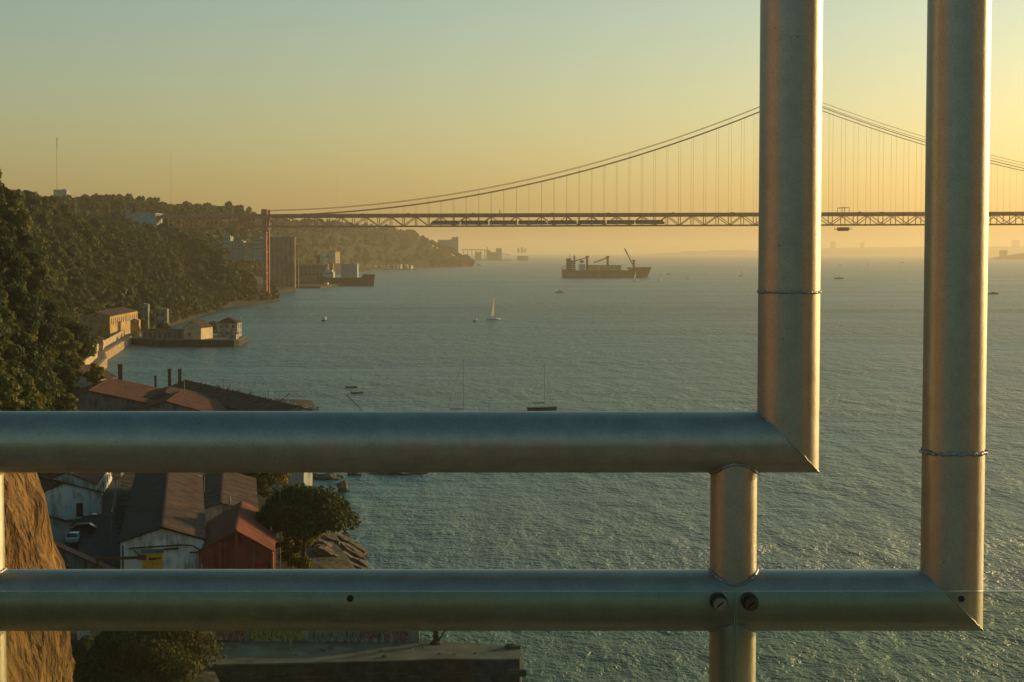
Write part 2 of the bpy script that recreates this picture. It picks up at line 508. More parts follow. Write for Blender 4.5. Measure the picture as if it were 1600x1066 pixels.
TG = 'trees covering the near hillside'
protos = []
for i, (r, h, th, nb, per, lf, mi) in enumerate([(5.0, 7.5, 2.2, 22, 260, .62, 0), (4.3, 7.0, 2.0, 18, 280, .60, 1), (5.6, 8.0, 2.5, 26, 240, .66, 2),
                                                (3.6, 5.5, 1.6, 15, 280, .52, 3), (6.2, 8.5, 2.6, 28, 240, .68, 1), (4.8, 6.2, 1.8, 22, 240, .60, 0)]):
    nm = ['leafy_tree', 'dark_tree', 'spreading_tree', 'bushy_tree', 'broad_tree', 'low_tree'][i]
    lb = ['rounded olive green tree in the wood on the near hillside', 'dark green dense tree in the wood on the near hillside',
          'spreading tree with dull green foliage in the hillside wood', 'yellowish green bushy tree lit by the sun on the hillside',
          'broad dark crowned tree standing in the hillside wood', 'low rounded tree with olive foliage on the hillside'][i]
    g = ['olive green trees of the hillside wood', 'dark dense trees of the hillside wood', 'spreading trees of the hillside wood', 'yellowish bushy trees of the hillside',
         'broad dark trees of the hillside wood', 'low rounded trees of the hillside'][i]
    protos.append(tree_parts(100 + i, r, h, th, nb, per, lf, LEAF[mi], name=nm, label=lb, group=g))

# scatter on the hillside: nearest 300 in view as trees, the farther ones as one woodland
def proj(x, y, z):
    cp, sp = math.cos(PITCH), math.sin(PITCH)
    dz = z - CAM_H; d = y * cp - dz * sp
    return 800 + F * x / d, 533 - F * (dz * cp + y * sp) / d, d
rs = random.Random(11)
KEEP_OUT = [  # x0,x1,y0,y1 where village buildings stand
    (-82, 5, 150, 498), (-126, -100, 455, 492), (-222, -180, 790, 905), (-176, -150, 560, 720), (-226, -120, 775, 860), (-262, -200, 1555, 1640)]
spots = []
y = 300.0
while y < 5600:
    step = 6.0 + max(0, y - 700) * .0055
    x0 = shore_x(y) - (1.5 if y > 1000 else 4)
    x = x0
    xmin = -0.31 * y - 12
    if y > 1600: xmin = min(xmin, -1.0e9); xmin = max(-0.31 * y - 12, -900)
    while x > xmin:
        xx, yy = x + rs.uniform(-.4, .4) * step, y + rs.uniform(-.4, .4) * step
        z = ground_z(xx, yy)
        ok = z > 5.5 or (540 < y < 900 and z > 3.9) or (y > 900 and z > 1.6)
        if any(a < xx < b and c < yy < d for a, b, c, d in KEEP_OUT) and z < 9: ok = False
        if 1600 < yy < 4600 and z < 8: ok = False
        small = 0
        if 500 < yy < 640 and xx + 5 > -.237 * yy:
            small = 1; ok = shore_x(yy) - xx > 9 and z > 3.9
        if 330 < yy < 474 and xx + 4 > -.2637 * yy:
            small = 1; ok = 4.0 < z < 7 or (z > 4 and xx < -.252 * yy and z < 16)
        if 1380 < yy < 1640 and xx > -.150 * yy: small = 1; ok = ok and z < 12
        if ok: spots.append((xx, yy, z, small))
        x -= step * rs.uniform(.8, 1.2)
    if y > 930:
        for q in range(2):
            yy = y + rs.uniform(0, step); xx = shore_x(yy) - rs.uniform(.3, 5)
            if not (1400 < yy < 1640) and not (1700 < yy < 4600): spots.append((xx, yy, ground_z(xx, yy) - 2.5, 0))
    y += step * .9
# inland plateau limits: drop trees well behind the brow for the nearer part
def vis(x, y, z):
    top = proj(x, y, z + 8); 
    if top[0] < -60 or top[0] > 760: return False
    for k in range(1, 14):           # hidden by ground between it and the camera?
        f = 1 - k * .035
        if ground_z(x * f, y * f) + 3 > CAM_H + (z + 8 - CAM_H) * f and y * f > 110: return False
    return True
spots = [s for s in spots if vis(*s[:3])]
near = [s for s in spots if s[1] < 5000]
near.sort(key=lambda s: s[1])
indiv, rest = near[:300], near[300:] + [s for s in spots if s[1] >= 5000]
used = set()
for (x, y, z, sm) in indiv:
    k = rs.choices(range(6), weights=[4, 3, 3, 2.2, 2.5, 3])[0]
    o = protos[k]
    if k in used: o = copy_tree(o)
    used.add(k)
    tx, ty, _ = proj(x, y, z + 5)
    where = ('at its left end' if tx < 25 else 'in the middle' if tx < 110 else 'on its river side')
    lvl = ('high on the skyline' if ty < 330 else 'on the upper slope' if ty < 430 else 'halfway down the slope' if ty < 530 else 'low on the slope')
    o['label'] = ['rounded olive green tree', 'dark green dense tree', 'spreading dull green tree', 'yellowish green bushy tree', 'broad dark crowned tree', 'low rounded olive tree'][k] + ' ' + lvl + ' of the near wood, ' + where
    o.location = (x, y, z - .6); s = rs.uniform(.7, 1.35) * (.5 if sm else 1)
    o.scale = (s * rs.uniform(.9, 1.1), s * rs.uniform(.9, 1.1), s * rs.uniform(.85, 1.2)); o.rotation_euler = (0, 0, rs.uniform(0, 6.28))
print('TREES', len(indiv), 'rest', len(rest), 'last y', indiv[-1][1] if indiv else None)
# the rest: merged clouds, coarser with distance
tm = []
for q in range(5):
    rng = np.random.default_rng(40 + q)
    tm.append([leaf_cloud(rng, crown_blobs(rng, 5.0, 7.5, 1.5, nb, False), per, lf)[0] for nb, per, lf in ((14, 55, 1.25), (9, 30, 2.0), (7, 12, 3.2))])
VV = []
for (x, y, z, sm) in rest:
    lod = 0 if y < 1500 else (1 if y < 2600 else 2)
    s = rs.choice((.75, .9, 1.1, 1.5)) * rs.uniform(.85, 1.15) * (1 + max(0, y - 1200) / 5200.0) * (.5 if sm else 1); a = rs.uniform(0, 6.28)
    v = tm[rs.randrange(5)][lod]
    c, sn = math.cos(a) * s, math.sin(a) * s
    VV.append(np.stack([v[:, 0] * c - v[:, 1] * sn + x, v[:, 0] * sn + v[:, 1] * c + y, v[:, 2] * s * rs.uniform(.8, 1.2) + z - .8], 1))
VV = np.concatenate(VV)
wood = np_mesh('woodland', VV, np.arange(len(VV)).reshape(-1, 4), foliage_mat('leaves_wood', (.030, .044, .014), (.105, .106, .030), .25, .07))
tag(wood, 'far wood covering the hills and cliffs along the river', kind='stuff')
print('WOOD quads', len(VV) // 4)
# ================================================================ suspension bridge
RED = mat('bridge_red_paint', (.50, .20, .12), .6, scale=.4, var=.3, spec=.3)
CONC = mat('weathered_concrete', (.34, .30, .24), .9, scale=.6, var=.35, bump=.02)
P0 = Vector((-225.0, 1584.0, 0)); PT = Vector((255.0, 1580.0, 0))
bd = (PT - P0).normalized(); bn = Vector((-bd.y, bd.x, 0)) * -1     # bn points towards the viewer
SPAN_S = (PT - P0).length; SPAN_M = 1013.0; HALF = 10.5
DTOP, DBOT = 77.6, 66.6
def bp_(s, z, off=0.0):
    """point on the bridge: s metres from the left pier, height z, off metres towards the viewer"""
    p = P0 + bd * s + bn * off
    return Vector((p.x, p.y, z + (.0030 * s if z > 60 else 0)))
def grade(s): return 0.0 if s > 0 else 0.012 * s * 0
bridge = thing('suspension_bridge', 'long red suspension bridge with a steel truss deck crossing the river', 'bridge', (0, 0, 0))
S0, S1 = -98.0, SPAN_S + SPAN_M + 480
PAN = 11.45
# road deck and truss
dk = MB()
dk.bar(bp_(S0, DTOP - .5), bp_(S1, DTOP - .5), 22, 1.1)
dk.bar(bp_(S0, DTOP + .75, 11.0), bp_(S1, DTOP + .75, 11.0), .25, .5)
dk.bar(bp_(S0, DTOP + .75, -11.0), bp_(S1, DTOP + .75, -11.0), .25, .5)
dk.bar(bp_(S0, DTOP - 1.7, 4), bp_(S1, DTOP - 1.7, 4), .8, 1.4)
dk.bar(bp_(S0, DTOP - 1.7, -4), bp_(S1, DTOP - 1.7, -4), .8, 1.4)
dk.build('road_deck', RED, bridge)
rl = MB()
rl.bar(bp_(S0, DBOT + 1.0), bp_(S1, DBOT + 1.0), 9, .6)
rl.build('rail_deck', RED, bridge)
for side in (1, -1):
    t = MB(); o = HALF * side
    t.bar(bp_(S0, DTOP - 1.6, o), bp_(S1, DTOP - 1.6, o), .9, 1.3)
    t.bar(bp_(S0, DBOT + .6, o), bp_(S1, DBOT + .6, o), .9, 1.2)
    n = int((S1 - S0) / PAN); k0 = S0
    i = 0
    s = PAN * math.ceil(S0 / PAN)
    while s < min(S1, SPAN_S + 620):
        t.bar(bp_(s, DBOT, o), bp_(s, DTOP - 1, o), .65, .65)
        q = int(round(s / PAN))
        a, b = (DTOP - 1.8, DBOT + .8) if q % 2 == 0 else (DBOT + .8, DTOP - 1.8)
        t.bar(bp_(s, a, o), bp_(s + PAN, b, o), .62, .62)
        s += PAN
    t.build('side_truss', RED, bridge)
fb = MB(); s = PAN * math.ceil(S0 / PAN)
while s < SPAN_S + 620:
    fb.bar(bp_(s, DTOP - 1.9, HALF), bp_(s, DTOP - 1.9, -HALF), .5, 1.2)
    fb.bar(bp_(s, DBOT + .4, HALF), bp_(s, DBOT + .4, -HALF), .5, .9)
    fb.bar(bp_(s, DBOT + .2, HALF), bp_(s + PAN, DBOT + .2, -HALF), .35, .35)
    s += PAN
fb.build('floor_beams', RED, bridge)
# cables: two on each side, the newer one above
TOPZ = 187.0
def cable_z(s, upper):
    if s < 0: return 79.0 + (s * .35 if not upper else s * .27)
    if s <= SPAN_S:
        f = s / SPAN_S
        za, zb, sag = (82.0, TOPZ, 25.0) if upper else (77.5, TOPZ - 4.5, 25.0)
        return za + (zb - za) * f - 4 * sag * f * (1 - f)
    if s <= SPAN_S + SPAN_M:
        f = (s - SPAN_S) / SPAN_M; zt = TOPZ if upper else TOPZ - 4.2
        return zt - 4 * (99.0 if upper else 100.0) * f * (1 - f)
    f = (s - SPAN_S - SPAN_M) / 483.0
    return (TOPZ if upper else TOPZ - 4.5) * (1 - f) + 80 * f - 4 * 25 * f * (1 - f)
for side in (1, -1):
    for up in (True, False):
        c = MB(); s = -40.0; pts = []
        while s <= SPAN_S + SPAN_M + 480:
            pts.append(bp_(s, cable_z(s, up), HALF * side)); s += 11.45
        c.path(pts, .22 if up else .36, 6)
        c.build('main_cable', RED, bridge)
cnt = 0; extra = MB()
k = 0
while True:
    s = 22.9 + k * 11.45; k += 1
    if s > SPAN_S + 480: break
    for side in (1, -1):
        if abs(s - SPAN_S) < 6: continue
        zt = cable_z(s, True if k % 4 == 0 else False)
        if zt < DTOP + 2: continue
        a, b = bp_(s, DTOP - 1, HALF * side), bp_(s, zt, HALF * side)
        if cnt < 100:
            h = MB(); h.tube(a, b, .075, seg=5, caps=False); h.build('hanger', RED, bridge); cnt += 1
        else: extra.tube(a, b, .075, seg=4, caps=False)
tag(extra.build('hanger_cables', RED, bridge), kind='stuff')
# left pier: two slender legs with cross bracing and a head
pier = MB(); PZ = 4.0
for side in (1, -1):
    pier.bar(bp_(0, PZ, 7.5 * side), bp_(0, 82.5, 7.5 * side), 3.0, 3.0) if False else None
def col(mb, s, off, z0, z1, w, d):
    c = bp_(s, (z0 + z1) / 2, off); mb.box(c, (w, d, z1 - z0), math.atan2(bd.y, bd.x))
pl = MB()
for off in (9.0, -9.0):
    g = MB(); col(g, 0, off, PZ, 81.5, 3.4, 2.2); g.build('pier_leg', RED, bridge)
br = MB()
zz = [6, 25, 44, 62]
for a, b in zip(zz[:-1], zz[1:]):
    br.bar(bp_(0, a, 8.2), bp_(0, b, -8.2), .9, .9); br.bar(bp_(0, a, -8.2), bp_(0, b, 8.2), .9, .9)
    br.bar(bp_(0, b, 8.2), bp_(0, b, -8.2), .9, .9)
br.build('pier_bracing', RED, bridge)
hd = MB()
for off in (10, -10): col(hd, 0, off, 74, 83.0, 5.2, 3.2)
col(hd, 0, 0, 64.5, 67.8, 4, 22)
hd.build('pier_head', RED, bridge)
ft = MB()
for off in (9.0, -9.0): col(ft, 0, off, -2, 5.2, 7, 6)
col(ft, 0, 0, -2, 2.6, 13, 30)
ft.build('pier_footing', CONC, bridge)
# towers
for ts in (SPAN_S, SPAN_S + SPAN_M):
    for off in (10.5, -10.5):
        g = MB()
        for z0, z1, w in ((6, 70, 5.6), (70, 130, 5.0), (130, TOPZ, 4.4)): col(g, ts, off, z0, z1, w, 4.0)
        col(g, ts, off, TOPZ, TOPZ + 2.5, 6, 5)
        g.build('tower_leg', RED, bridge)
    g = MB()
    for a, b in ((10, 38), (38, 66), (84, 118), (118, 152), (152, 184)):
        g.bar(bp_(ts, a, 9), bp_(ts, b, -9), 1.4, 1.4); g.bar(bp_(ts, a, -9), bp_(ts, b, 9), 1.4, 1.4)
        g.bar(bp_(ts, b, 9), bp_(ts, b, -9), 1.8, 1.8)
    g.build('tower_bracing', RED, bridge)
    g = MB(); col(g, ts, 0, -4, 7, 22, 42); g.build('tower_pier', CONC, bridge)
# approach supports on the hill side
for s in ():
    g = MB()
    p = bp_(s, 0); z = ground_z(p.x, p.y) - 2
    col(g, s, 7, z, DBOT, 2.2, 2.2); col(g, s, -7, z, DBOT, 2.2, 2.2); col(g, s, 0, DBOT - 3, DBOT - .8, 2, 16)
    g.build('approach_pier', CONC, bridge)
# anchorage block at the left end
anc = thing('bridge_anchorage', 'pale blue concrete anchorage block at the left end of the bridge', 'anchorage')
BLUE = mat('pale_blue_concrete', (.26, .33, .34), .9, scale=.2, var=.2)
g = MB(); c = bp_(S0 - 13.5, 69.5); g.box(c, (27, 30, 19), math.atan2(bd.y, bd.x)); g.build('wall', BLUE, anc)
g = MB(); c = bp_(S0 - 13.5, 79.4); g.box(c, (27.8, 30.8, .8), math.atan2(bd.y, bd.x)); g.build('parapet', BLUE, anc)
g = MB(); c = bp_(S0 + 4, 64, 2); g.box(c, (8, 12, 8), math.atan2(bd.y, bd.x)); g.build('bearing_block', CONC, anc)
# train on the lower deck
tr = thing('passenger_train', 'long grey passenger train running on the lower deck of the bridge', 'train')
TRN = mat('train_paint', (.24, .23, .22), .5, scale=.5, var=.2); GLS = mat('dark_glass', (.02, .025, .03), .15, scale=1, var=.1, spec=.6)
for i in range(8):
    s = 152 + i * 26.2 + (2.0 if i >= 4 else 0)
    g = MB(); c = bp_(s + 12.7, DBOT + 3.6, 2.4); rz = math.atan2(bd.y, bd.x)
    g.box(c, (25.2, 3.0, 3.5), rz); g.box(bp_(s + 12.7, DBOT + 5.5, 2.4), (23.5, 2.3, .35), rz)
    if i in (0, 4): g.box(bp_(s - .4, DBOT + 3.0, 2.4), (1.6, 2.6, 2.2), rz)
    if i in (3, 7): g.box(bp_(s + 25.8, DBOT + 3.0, 2.4), (1.6, 2.6, 2.2), rz)
    ca = g.build('carriage', TRN, tr)
    w = MB()
    for q in range(9): w.box(bp_(s + 2.4 + q * 2.55, DBOT + 4.3, 3.93), (1.7, .06, 1.0), rz)
    w.build('window', GLS, ca)
# inspection gantry hanging under the deck
gt = thing('inspection_gantry', 'maintenance gantry clasping the bridge deck between the two tall pipes', 'gantry')
s = 300 / 1.0
p = at(1323, 345, 1562); s = (Vector((p.x, p.y, 0)) - P0).dot(bd)
g = MB(); 
for off in (11.8, -11.8):
    for q in (-3.2, 3.2): g.bar(bp_(s + q, DTOP, off), bp_(s + q, DTOP + 5.2, off), .4, .4)
    g.bar(bp_(s - 3.2, DTOP + 5.2, off), bp_(s + 3.2, DTOP + 5.2, off), .4, .4)
for q in (-3.2, 3.2): g.bar(bp_(s + q, DTOP + 5.2, 11.8), bp_(s + q, DTOP + 5.2, -11.8), .4, .4)
g.build('portal_frame', RED, gt)
g = MB(); g.box(bp_(s, DBOT - 3.2), (12, 25, .5), rz); g.box(bp_(s, DBOT - 2.4), (7, 24, 1.4), rz)
for q in (-6, -3, 0, 3, 6):
    for off in (12.4, -12.4): g.bar(bp_(s + q * .95, DBOT - 3.4, off), bp_(s + q * .95, DBOT - 1, off), .3, .3)
g.box(bp_(s, DBOT - 4.2), (9, 8, 1.2), rz)
g.build('work_platform', RED, gt)
# vehicles on the road deck
vm = mat('vehicle_paint_dark', (.06, .055, .05), .5, scale=1, var=.1)
def vehicle(kind):
    r = thing('truck' if kind else 'car', '', 'truck' if kind else 'car')
    g = MB()
    if kind:
        g.box((-1, 0, 1.9), (6.4, 2.4, 2.6)); g.build('cargo_box', vm, r)
        g = MB(); g.box((3.4, 0, 1.4), (1.9, 2.2, 2.0)); g.box((3.0, 0, 2.5), (1.1, 2.1, .5)); g.build('cab', vm, r)
    else:
        g.box((0, 0, .65), (4.4, 1.8, .6)); g.extrude([(-1.6, -.8, .95), (1.1, -.8, .95), (.5, -.75, 1.5), (-1.1, -.75, 1.5)], (0, 1.58, 0)); g.build('body', vm, r)
    w = MB()
    for x in (-1.6, 1.6 if not kind else 3.3):
        for yy in (-.9, .9): w.tube((x, yy - .12, .36), (x, yy + .12, .36), .36, seg=10)
    w.build('wheel', mat('tyre_rubber', (.02, .02, .02), .9), r)
    return r
vt, vc = vehicle(1), vehicle(0)
rv = random.Random(4); first = [True, True]
svals = [(-60, 0), (-22, 0), (36, 0), (88, 0), (131, 0), (190, 0), (262, 0), (313, 0), (372, 0), (426, 0), (541, 0), (563, 0), (604, 0), (628, 1), (655, 0), (700, 0), (726, 0)]
for s, kd in svals:
    o = (vt, vc)[0 if kd else 1]
    if not first[kd]: o = copy_tree(o)
    first[kd] = False
    o.location = bp_(s, DTOP + .06, rv.choice((3, 7, -3))); o.rotation_euler = (0, 0, rz)
    if kd: tag(o, 'small dark lorry among the traffic on the bridge deck', group='lorries crossing the bridge')
    else: tag(o, 'small dark car among the traffic on the bridge deck', group='cars crossing the bridge')

p = at(781, 345, 1580); s = (Vector((p.x, p.y, 0)) - P0).dot(bd)
t = thing('sign_gantry', 'small sign gantry standing on the bridge deck above the train', 'sign gantry')
g = MB()
for off in (10.6, -10.6): g.bar(bp_(s, DTOP, off), bp_(s, DTOP + 4.2, off), .5, .5)
g.bar(bp_(s, DTOP + 4.0, 10.6), bp_(s, DTOP + 4.0, -10.6), .5, .5); g.build('frame', RED, t)
g = MB(); g.box(bp_(s, DTOP + 3.3, 5), (.4, 6, 1.6), rz); g.build('sign_board', vm, t)
# ================================================================ pipe railing in front
YR = 2.5; RP = .0447
def steel_mat():
    m, n, l, b = _nt('galvanised_steel')
    tc = n.new('ShaderNodeTexCoord')
    a = n.new('ShaderNodeTexNoise'); a.inputs['Scale'].default_value = 26; a.inputs['Detail'].default_value = 9; a.inputs['Roughness'].default_value = .72
    l.new(tc.outputs['Object'], a.inputs['Vector'])
    f = n.new('ShaderNodeTexNoise'); f.inputs['Scale'].default_value = 420; f.inputs['Detail'].default_value = 2
    l.new(tc.outputs['Object'], f.inputs['Vector'])
    cr = n.new('ShaderNodeValToRGB')
    cr.color_ramp.elements[0].position = .35; cr.color_ramp.elements[0].color = (.34, .315, .255, 1)
    cr.color_ramp.elements[1].position = .7; cr.color_ramp.elements[1].color = (.43, .40, .325, 1)
    l.new(a.outputs[0], cr.inputs[0])
    sp = n.new('ShaderNodeTexNoise'); sp.inputs['Scale'].default_value = 700; sp.inputs['Detail'].default_value = 1; l.new(tc.outputs['Object'], sp.inputs['Vector'])
    sr = n.new('ShaderNodeMapRange'); sr.inputs[1].default_value = .35; sr.inputs[2].default_value = .65; sr.inputs[3].default_value = .86; sr.inputs[4].default_value = 1.1; l.new(sp.outputs[0], sr.inputs[0])
    vo = n.new('ShaderNodeTexVoronoi'); vo.inputs['Scale'].default_value = 45; l.new(tc.outputs['Object'], vo.inputs['Vector'])
    vr = n.new('ShaderNodeMapRange'); vr.inputs[1].default_value = .03; vr.inputs[2].default_value = .10; vr.inputs[3].default_value = .45; vr.inputs[4].default_value = 1.0; l.new(vo.outputs[0], vr.inputs[0])
    mk = n.new('ShaderNodeTexNoise'); mk.inputs['Scale'].default_value = 16; l.new(tc.outputs['Object'], mk.inputs['Vector'])
    mm = n.new('ShaderNodeMapRange'); mm.inputs[1].default_value = .52; mm.inputs[2].default_value = .62; l.new(mk.outputs[0], mm.inputs[0])
    pit = n.new('ShaderNodeMix'); pit.data_type = 'FLOAT'; pit.inputs[2].default_value = 1.0; l.new(mm.outputs[0], pit.inputs[0]); l.new(vr.outputs[0], pit.inputs[3])
    mu_ = n.new('ShaderNodeMath'); mu_.operation = 'MULTIPLY'; l.new(sr.outputs[0], mu_.inputs[0]); l.new(pit.outputs[0], mu_.inputs[1])
    vm_ = n.new('ShaderNodeVectorMath'); vm_.operation = 'SCALE'; l.new(cr.outputs[0], vm_.inputs[0]); l.new(mu_.outputs[0], vm_.inputs['Scale'])
    l.new(vm_.outputs[0], b.inputs['Base Color'])
    b.inputs['Metallic'].default_value = .85
    mr = n.new('ShaderNodeMapRange'); mr.inputs[3].default_value = .36; mr.inputs[4].default_value = .50
    l.new(a.outputs[0], mr.inputs[0]); l.new(mr.outputs[0], b.inputs['Roughness'])
    bp = n.new('ShaderNodeBump'); bp.inputs['Distance'].default_value = .0012; bp.inputs['Strength'].default_value = .35
    ad = n.new('ShaderNodeMath'); ad.operation = 'MULTIPLY_ADD'; ad.inputs[1].default_value = .25
    l.new(f.outputs[0], ad.inputs[0]); l.new(a.outputs[0], ad.inputs[2])
    l.new(ad.outputs[0], bp.inputs['Height']); l.new(bp.outputs[0], b.inputs['Normal'])
    return m
STEEL = steel_mat()
rail = thing('pipe_railing', 'large grey steel pipe railing of the lookout, welded at mitred corners', 'railing', (0, YR, CAM_H - 1.2))
def wp(px, py): return at(px, py, YR)
def pipe(name, path, r, ends=(None, None), seg=64, m=None):
    """round pipe along a straight line; ends give 45 degree mitre slopes in the x-z plane"""
    a, b = Vector(path[0]), Vector(path[1]); d = (b - a).normalized()
    up = Vector((0, 1, 0)); side = d.cross(up).normalized()     # side lies in the x-z plane
    mb = MB(); rows = 24; vs = []
    for i in range(rows + 1):
        f = i / rows
        for k in range(seg):
            t = 2 * math.pi * k / seg
            off = side * (r * math.cos(t)) + up * (r * math.sin(t))
            sh = 0.0
            if i == 0 and ends[0] is not None: sh = ends[0] * r * math.cos(t)
            if i == rows and ends[1] is not None: sh = ends[1] * r * math.cos(t)
            vs.append(a.lerp(b, f) + off + d * sh)
    fs = []
    for i in range(rows):
        for k in range(seg):
            fs.append((i * seg + k, i * seg + (k + 1) % seg, (i + 1) * seg + (k + 1) % seg, (i + 1) * seg + k))
    if ends[0] is None: fs.append(tuple(range(seg - 1, -1, -1)))
    if ends[1] is None and ends[0] is None: fs.append(tuple(range(rows * seg, rows * seg + seg)))
    mb._add(vs, fs)
    o = mb.build(name, m or STEEL, rail, smooth=True)
    o.matrix_parent_inverse = Matrix.Translation(-rail.location)
    return o
def put(mb, name, m, smooth=True, parent=rail):
    o = mb.build(name, m, parent, smooth=smooth)
    if parent is rail: o.matrix_parent_inverse = Matrix.Translation(-rail.location)
    return o
# axis positions from the photograph
zU = wp(700, 690.5).z; zL = wp(700, 937.5).z
xA = wp(1231, 690).x; xB = wp(1487, 900).x
pipe('upper_rail', ((-1.6, YR, zU), (xA, YR, zU)), RP, (None, -1.0))
pipe('left_post', ((xA, YR, zU), (xA, YR, zU + 2.3)), RP * .995, (1.0, None))
pipe('lower_rail', ((-1.6, YR, zL), (xB, YR, zL)), RP, (None, -1.0))
pipe('right_post', ((xB, YR, zL), (xB, YR, zL + 2.6)), RP * 1.0, (1.0, None))
xS = wp(1146, 810).x
pipe('stub_post', ((xS, YR, zL), (xS, YR, zU)), .0338)
pipe('lower_post', ((xS, YR, zL), (xS, YR, zL - 1.0)), .0338)
xE = wp(-31, 810).x
pipe('stub_post', ((xE, YR, zL), (xE, YR, zU)), .0338)
pipe('lower_post', ((xE, YR, zL), (xE, YR, zL - 1.0)), .0338)
WELD = mat('weld_bead', (.36, .35, .33), .45, .8, scale=60, var=.35, bump=.003)
def weld_ring(c, r, nrm, bead=.0028, jit=.0012, seed=0, part='weld_seam', sx=1.0):
    rnd = random.Random(seed); nrm = Vector(nrm).normalized()
    u = nrm.cross(Vector((0, 1, 0))).normalized(); v = nrm.cross(u)
    mb = MB(); n = 90; pts = []
    for k in range(n):
        t = 2 * math.pi * k / n
        rr = r + rnd.uniform(-.3, 1) * jit
        pts.append(Vector(c) + u * (rr * sx * math.cos(t)) + v * (rr * math.sin(t)) + nrm * rnd.uniform(-1, 1) * jit)
    for k in range(n):
        mb.tube(pts[k], pts[(k + 1) % n], bead * rnd.uniform(.7, 1.25), seg=6, caps=False)
    return put(mb, part, WELD)
weld_ring((xA, YR, wp(1231, 456).z), RP * .994, (0, 0, 1), .0017, .0010, 1)
weld_ring((xB, YR, wp(1487, 705).z), RP * .996, (0, 0, 1), .0030, .0016, 2)
q = math.sqrt(2)
weld_ring((xA, YR, zU), RP * .99, (1, 0, 1), .0013, .0006, 3, sx=q)
weld_ring((xB, YR, zL), RP * .99, (1, 0, 1), .0013, .0006, 4, sx=q)
def saddle(xc, zc, sgn, seed):
    """weld where the small post meets the big rail"""
    rnd = random.Random(seed); mb = MB(); n = 72; pts = []
    for k in range(n):
        t = 2 * math.pi * k / n; r = .0345
        dx, dy = r * math.cos(t), r * math.sin(t)
        pts.append(Vector((xc + dx, YR + dy, zc + sgn * math.sqrt(max(0, RP * RP - dy * dy)) + rnd.uniform(-1, 1) * .0008)))
    for k in range(n): mb.tube(pts[k], pts[(k + 1) % n], .0024 * rnd.uniform(.75, 1.25), seg=6, caps=False)
    put(mb, 'weld_seam', WELD)
saddle(xS, zU, -1, 5); saddle(xS, zL, 1, 6); saddle(xE, zL, 1, 7); saddle(xS, zL, -1, 8)
# drilled holes and bolts
BLK = mat('hole_black', (.008, .007, .006), .9, spec=.1)
for px, py in ((547, 935.5), (1502, 936)):
    c = wp(px, py); mb = MB(); yy = YR - RP
    c = at(px, py, YR - RP)
    mb.tube((c.x, YR - RP - .0004, c.z), (c.x, YR - RP + .006, c.z), .0048, seg=20)
    put(mb, 'drilled_hole', BLK, smooth=False)
# glass panels between viewer and rail, bolted to the lower rail
YG = YR - RP - .022
gm, n, l, b = _nt('panel_glass'); n.remove(b)
fr = n.new('ShaderNodeFresnel'); fr.inputs[0].default_value = 1.5
trn = n.new('ShaderNodeBsdfTransparent'); trn.inputs[0].default_value = (.93, .95, .90, 1)
gl = n.new('ShaderNodeBsdfGlossy'); gl.inputs['Roughness'].default_value = .02
df = n.new('ShaderNodeBsdfDiffuse'); df.inputs[0].default_value = (.5, .45, .32, 1)
mx = n.new('ShaderNodeMixShader'); m2 = n.new('ShaderNodeMixShader')
l.new(fr.outputs[0], mx.inputs[0]); l.new(trn.outputs[0], mx.inputs[1]); l.new(gl.outputs[0], mx.inputs[2])
dn = n.new('ShaderNodeTexNoise'); dn.inputs['Scale'].default_value = 5; dn.inputs['Detail'].default_value = 5
dr = n.new('ShaderNodeMapRange'); dr.inputs[1].default_value = .4; dr.inputs[2].default_value = .75; dr.inputs[3].default_value = .012; dr.inputs[4].default_value = .05
l.new(dn.outputs[0], dr.inputs[0]); l.new(dr.outputs[0], m2.inputs[0])
l.new(mx.outputs[0], m2.inputs[1]); l.new(df.outputs[0], m2.inputs[2]); l.new(m2.outputs[0], n['Material Output'].inputs[0])
GE = mat('glass_edge', (.25, .30, .22), .25, scale=20, var=.2, spec=.6)
zT = at(1300, 925, YG).z; xG = at(1148.5, 960, YG).x
for i, (x0, x1, lb) in enumerate(((-1.6, xG - .0012, 'clear glass panel fixed behind the left bolt, filling the space left of the post'),
                                  (xG + .0012, 1.5, 'clear glass panel fixed by the right bolt, reaching past the right corner'))):
    t = thing('safety_glass', lb, 'glass barrier', ((x0 + x1) / 2, YG, zT - 1.0))
    g = MB(); g.box((0, 0, .5), (x1 - x0, .008, 1.0)); g.build('pane', gm, t)
    e = MB(); e.box((0, 0, 1.0008), (x1 - x0, .0085, .0010))
    xe = (x1 - x0) / 2 * (1 if i == 0 else -1); e.box((xe, 0, .5), (.0009, .0085, .999)); e.build('polished_edge', GE, t)
for px, py, lb, cm in ((1124.5, 943, 'pale steel disc bolt, left of the two under the stub post', mat('bolt_steel', (.27, .25, .20), .4, .8, scale=80, var=.3)),
                       (1173, 943, 'dark rusty disc bolt, right of the two under the stub post', mat('bolt_dark', (.10, .075, .05), .5, .6, scale=80, var=.4))):
    c = at(px, py, YG)
    t = thing('glass_clamp_bolt', lb, 'bolt', (c.x, YG, c.z), group='clamp bolts of the glass panels')
    g = MB(); g.tube((0, .0042, 0), (0, .024, 0), .0118, seg=32); g.build('rubber_washer', mat('black_rubber', (.02, .018, .015), .8), t, smooth=False)
    g = MB(); g.tube((0, -.0042, 0), (0, -.0085, 0), .0105, .0092, seg=32); g.build('bolt_head', cm, t)
    g = MB(); g.box((0, -.0088, 0), (.012, .0008, .0016), M=Matrix.Rotation(R(-40), 4, 'Y')); g.build('slot', BLK, t)
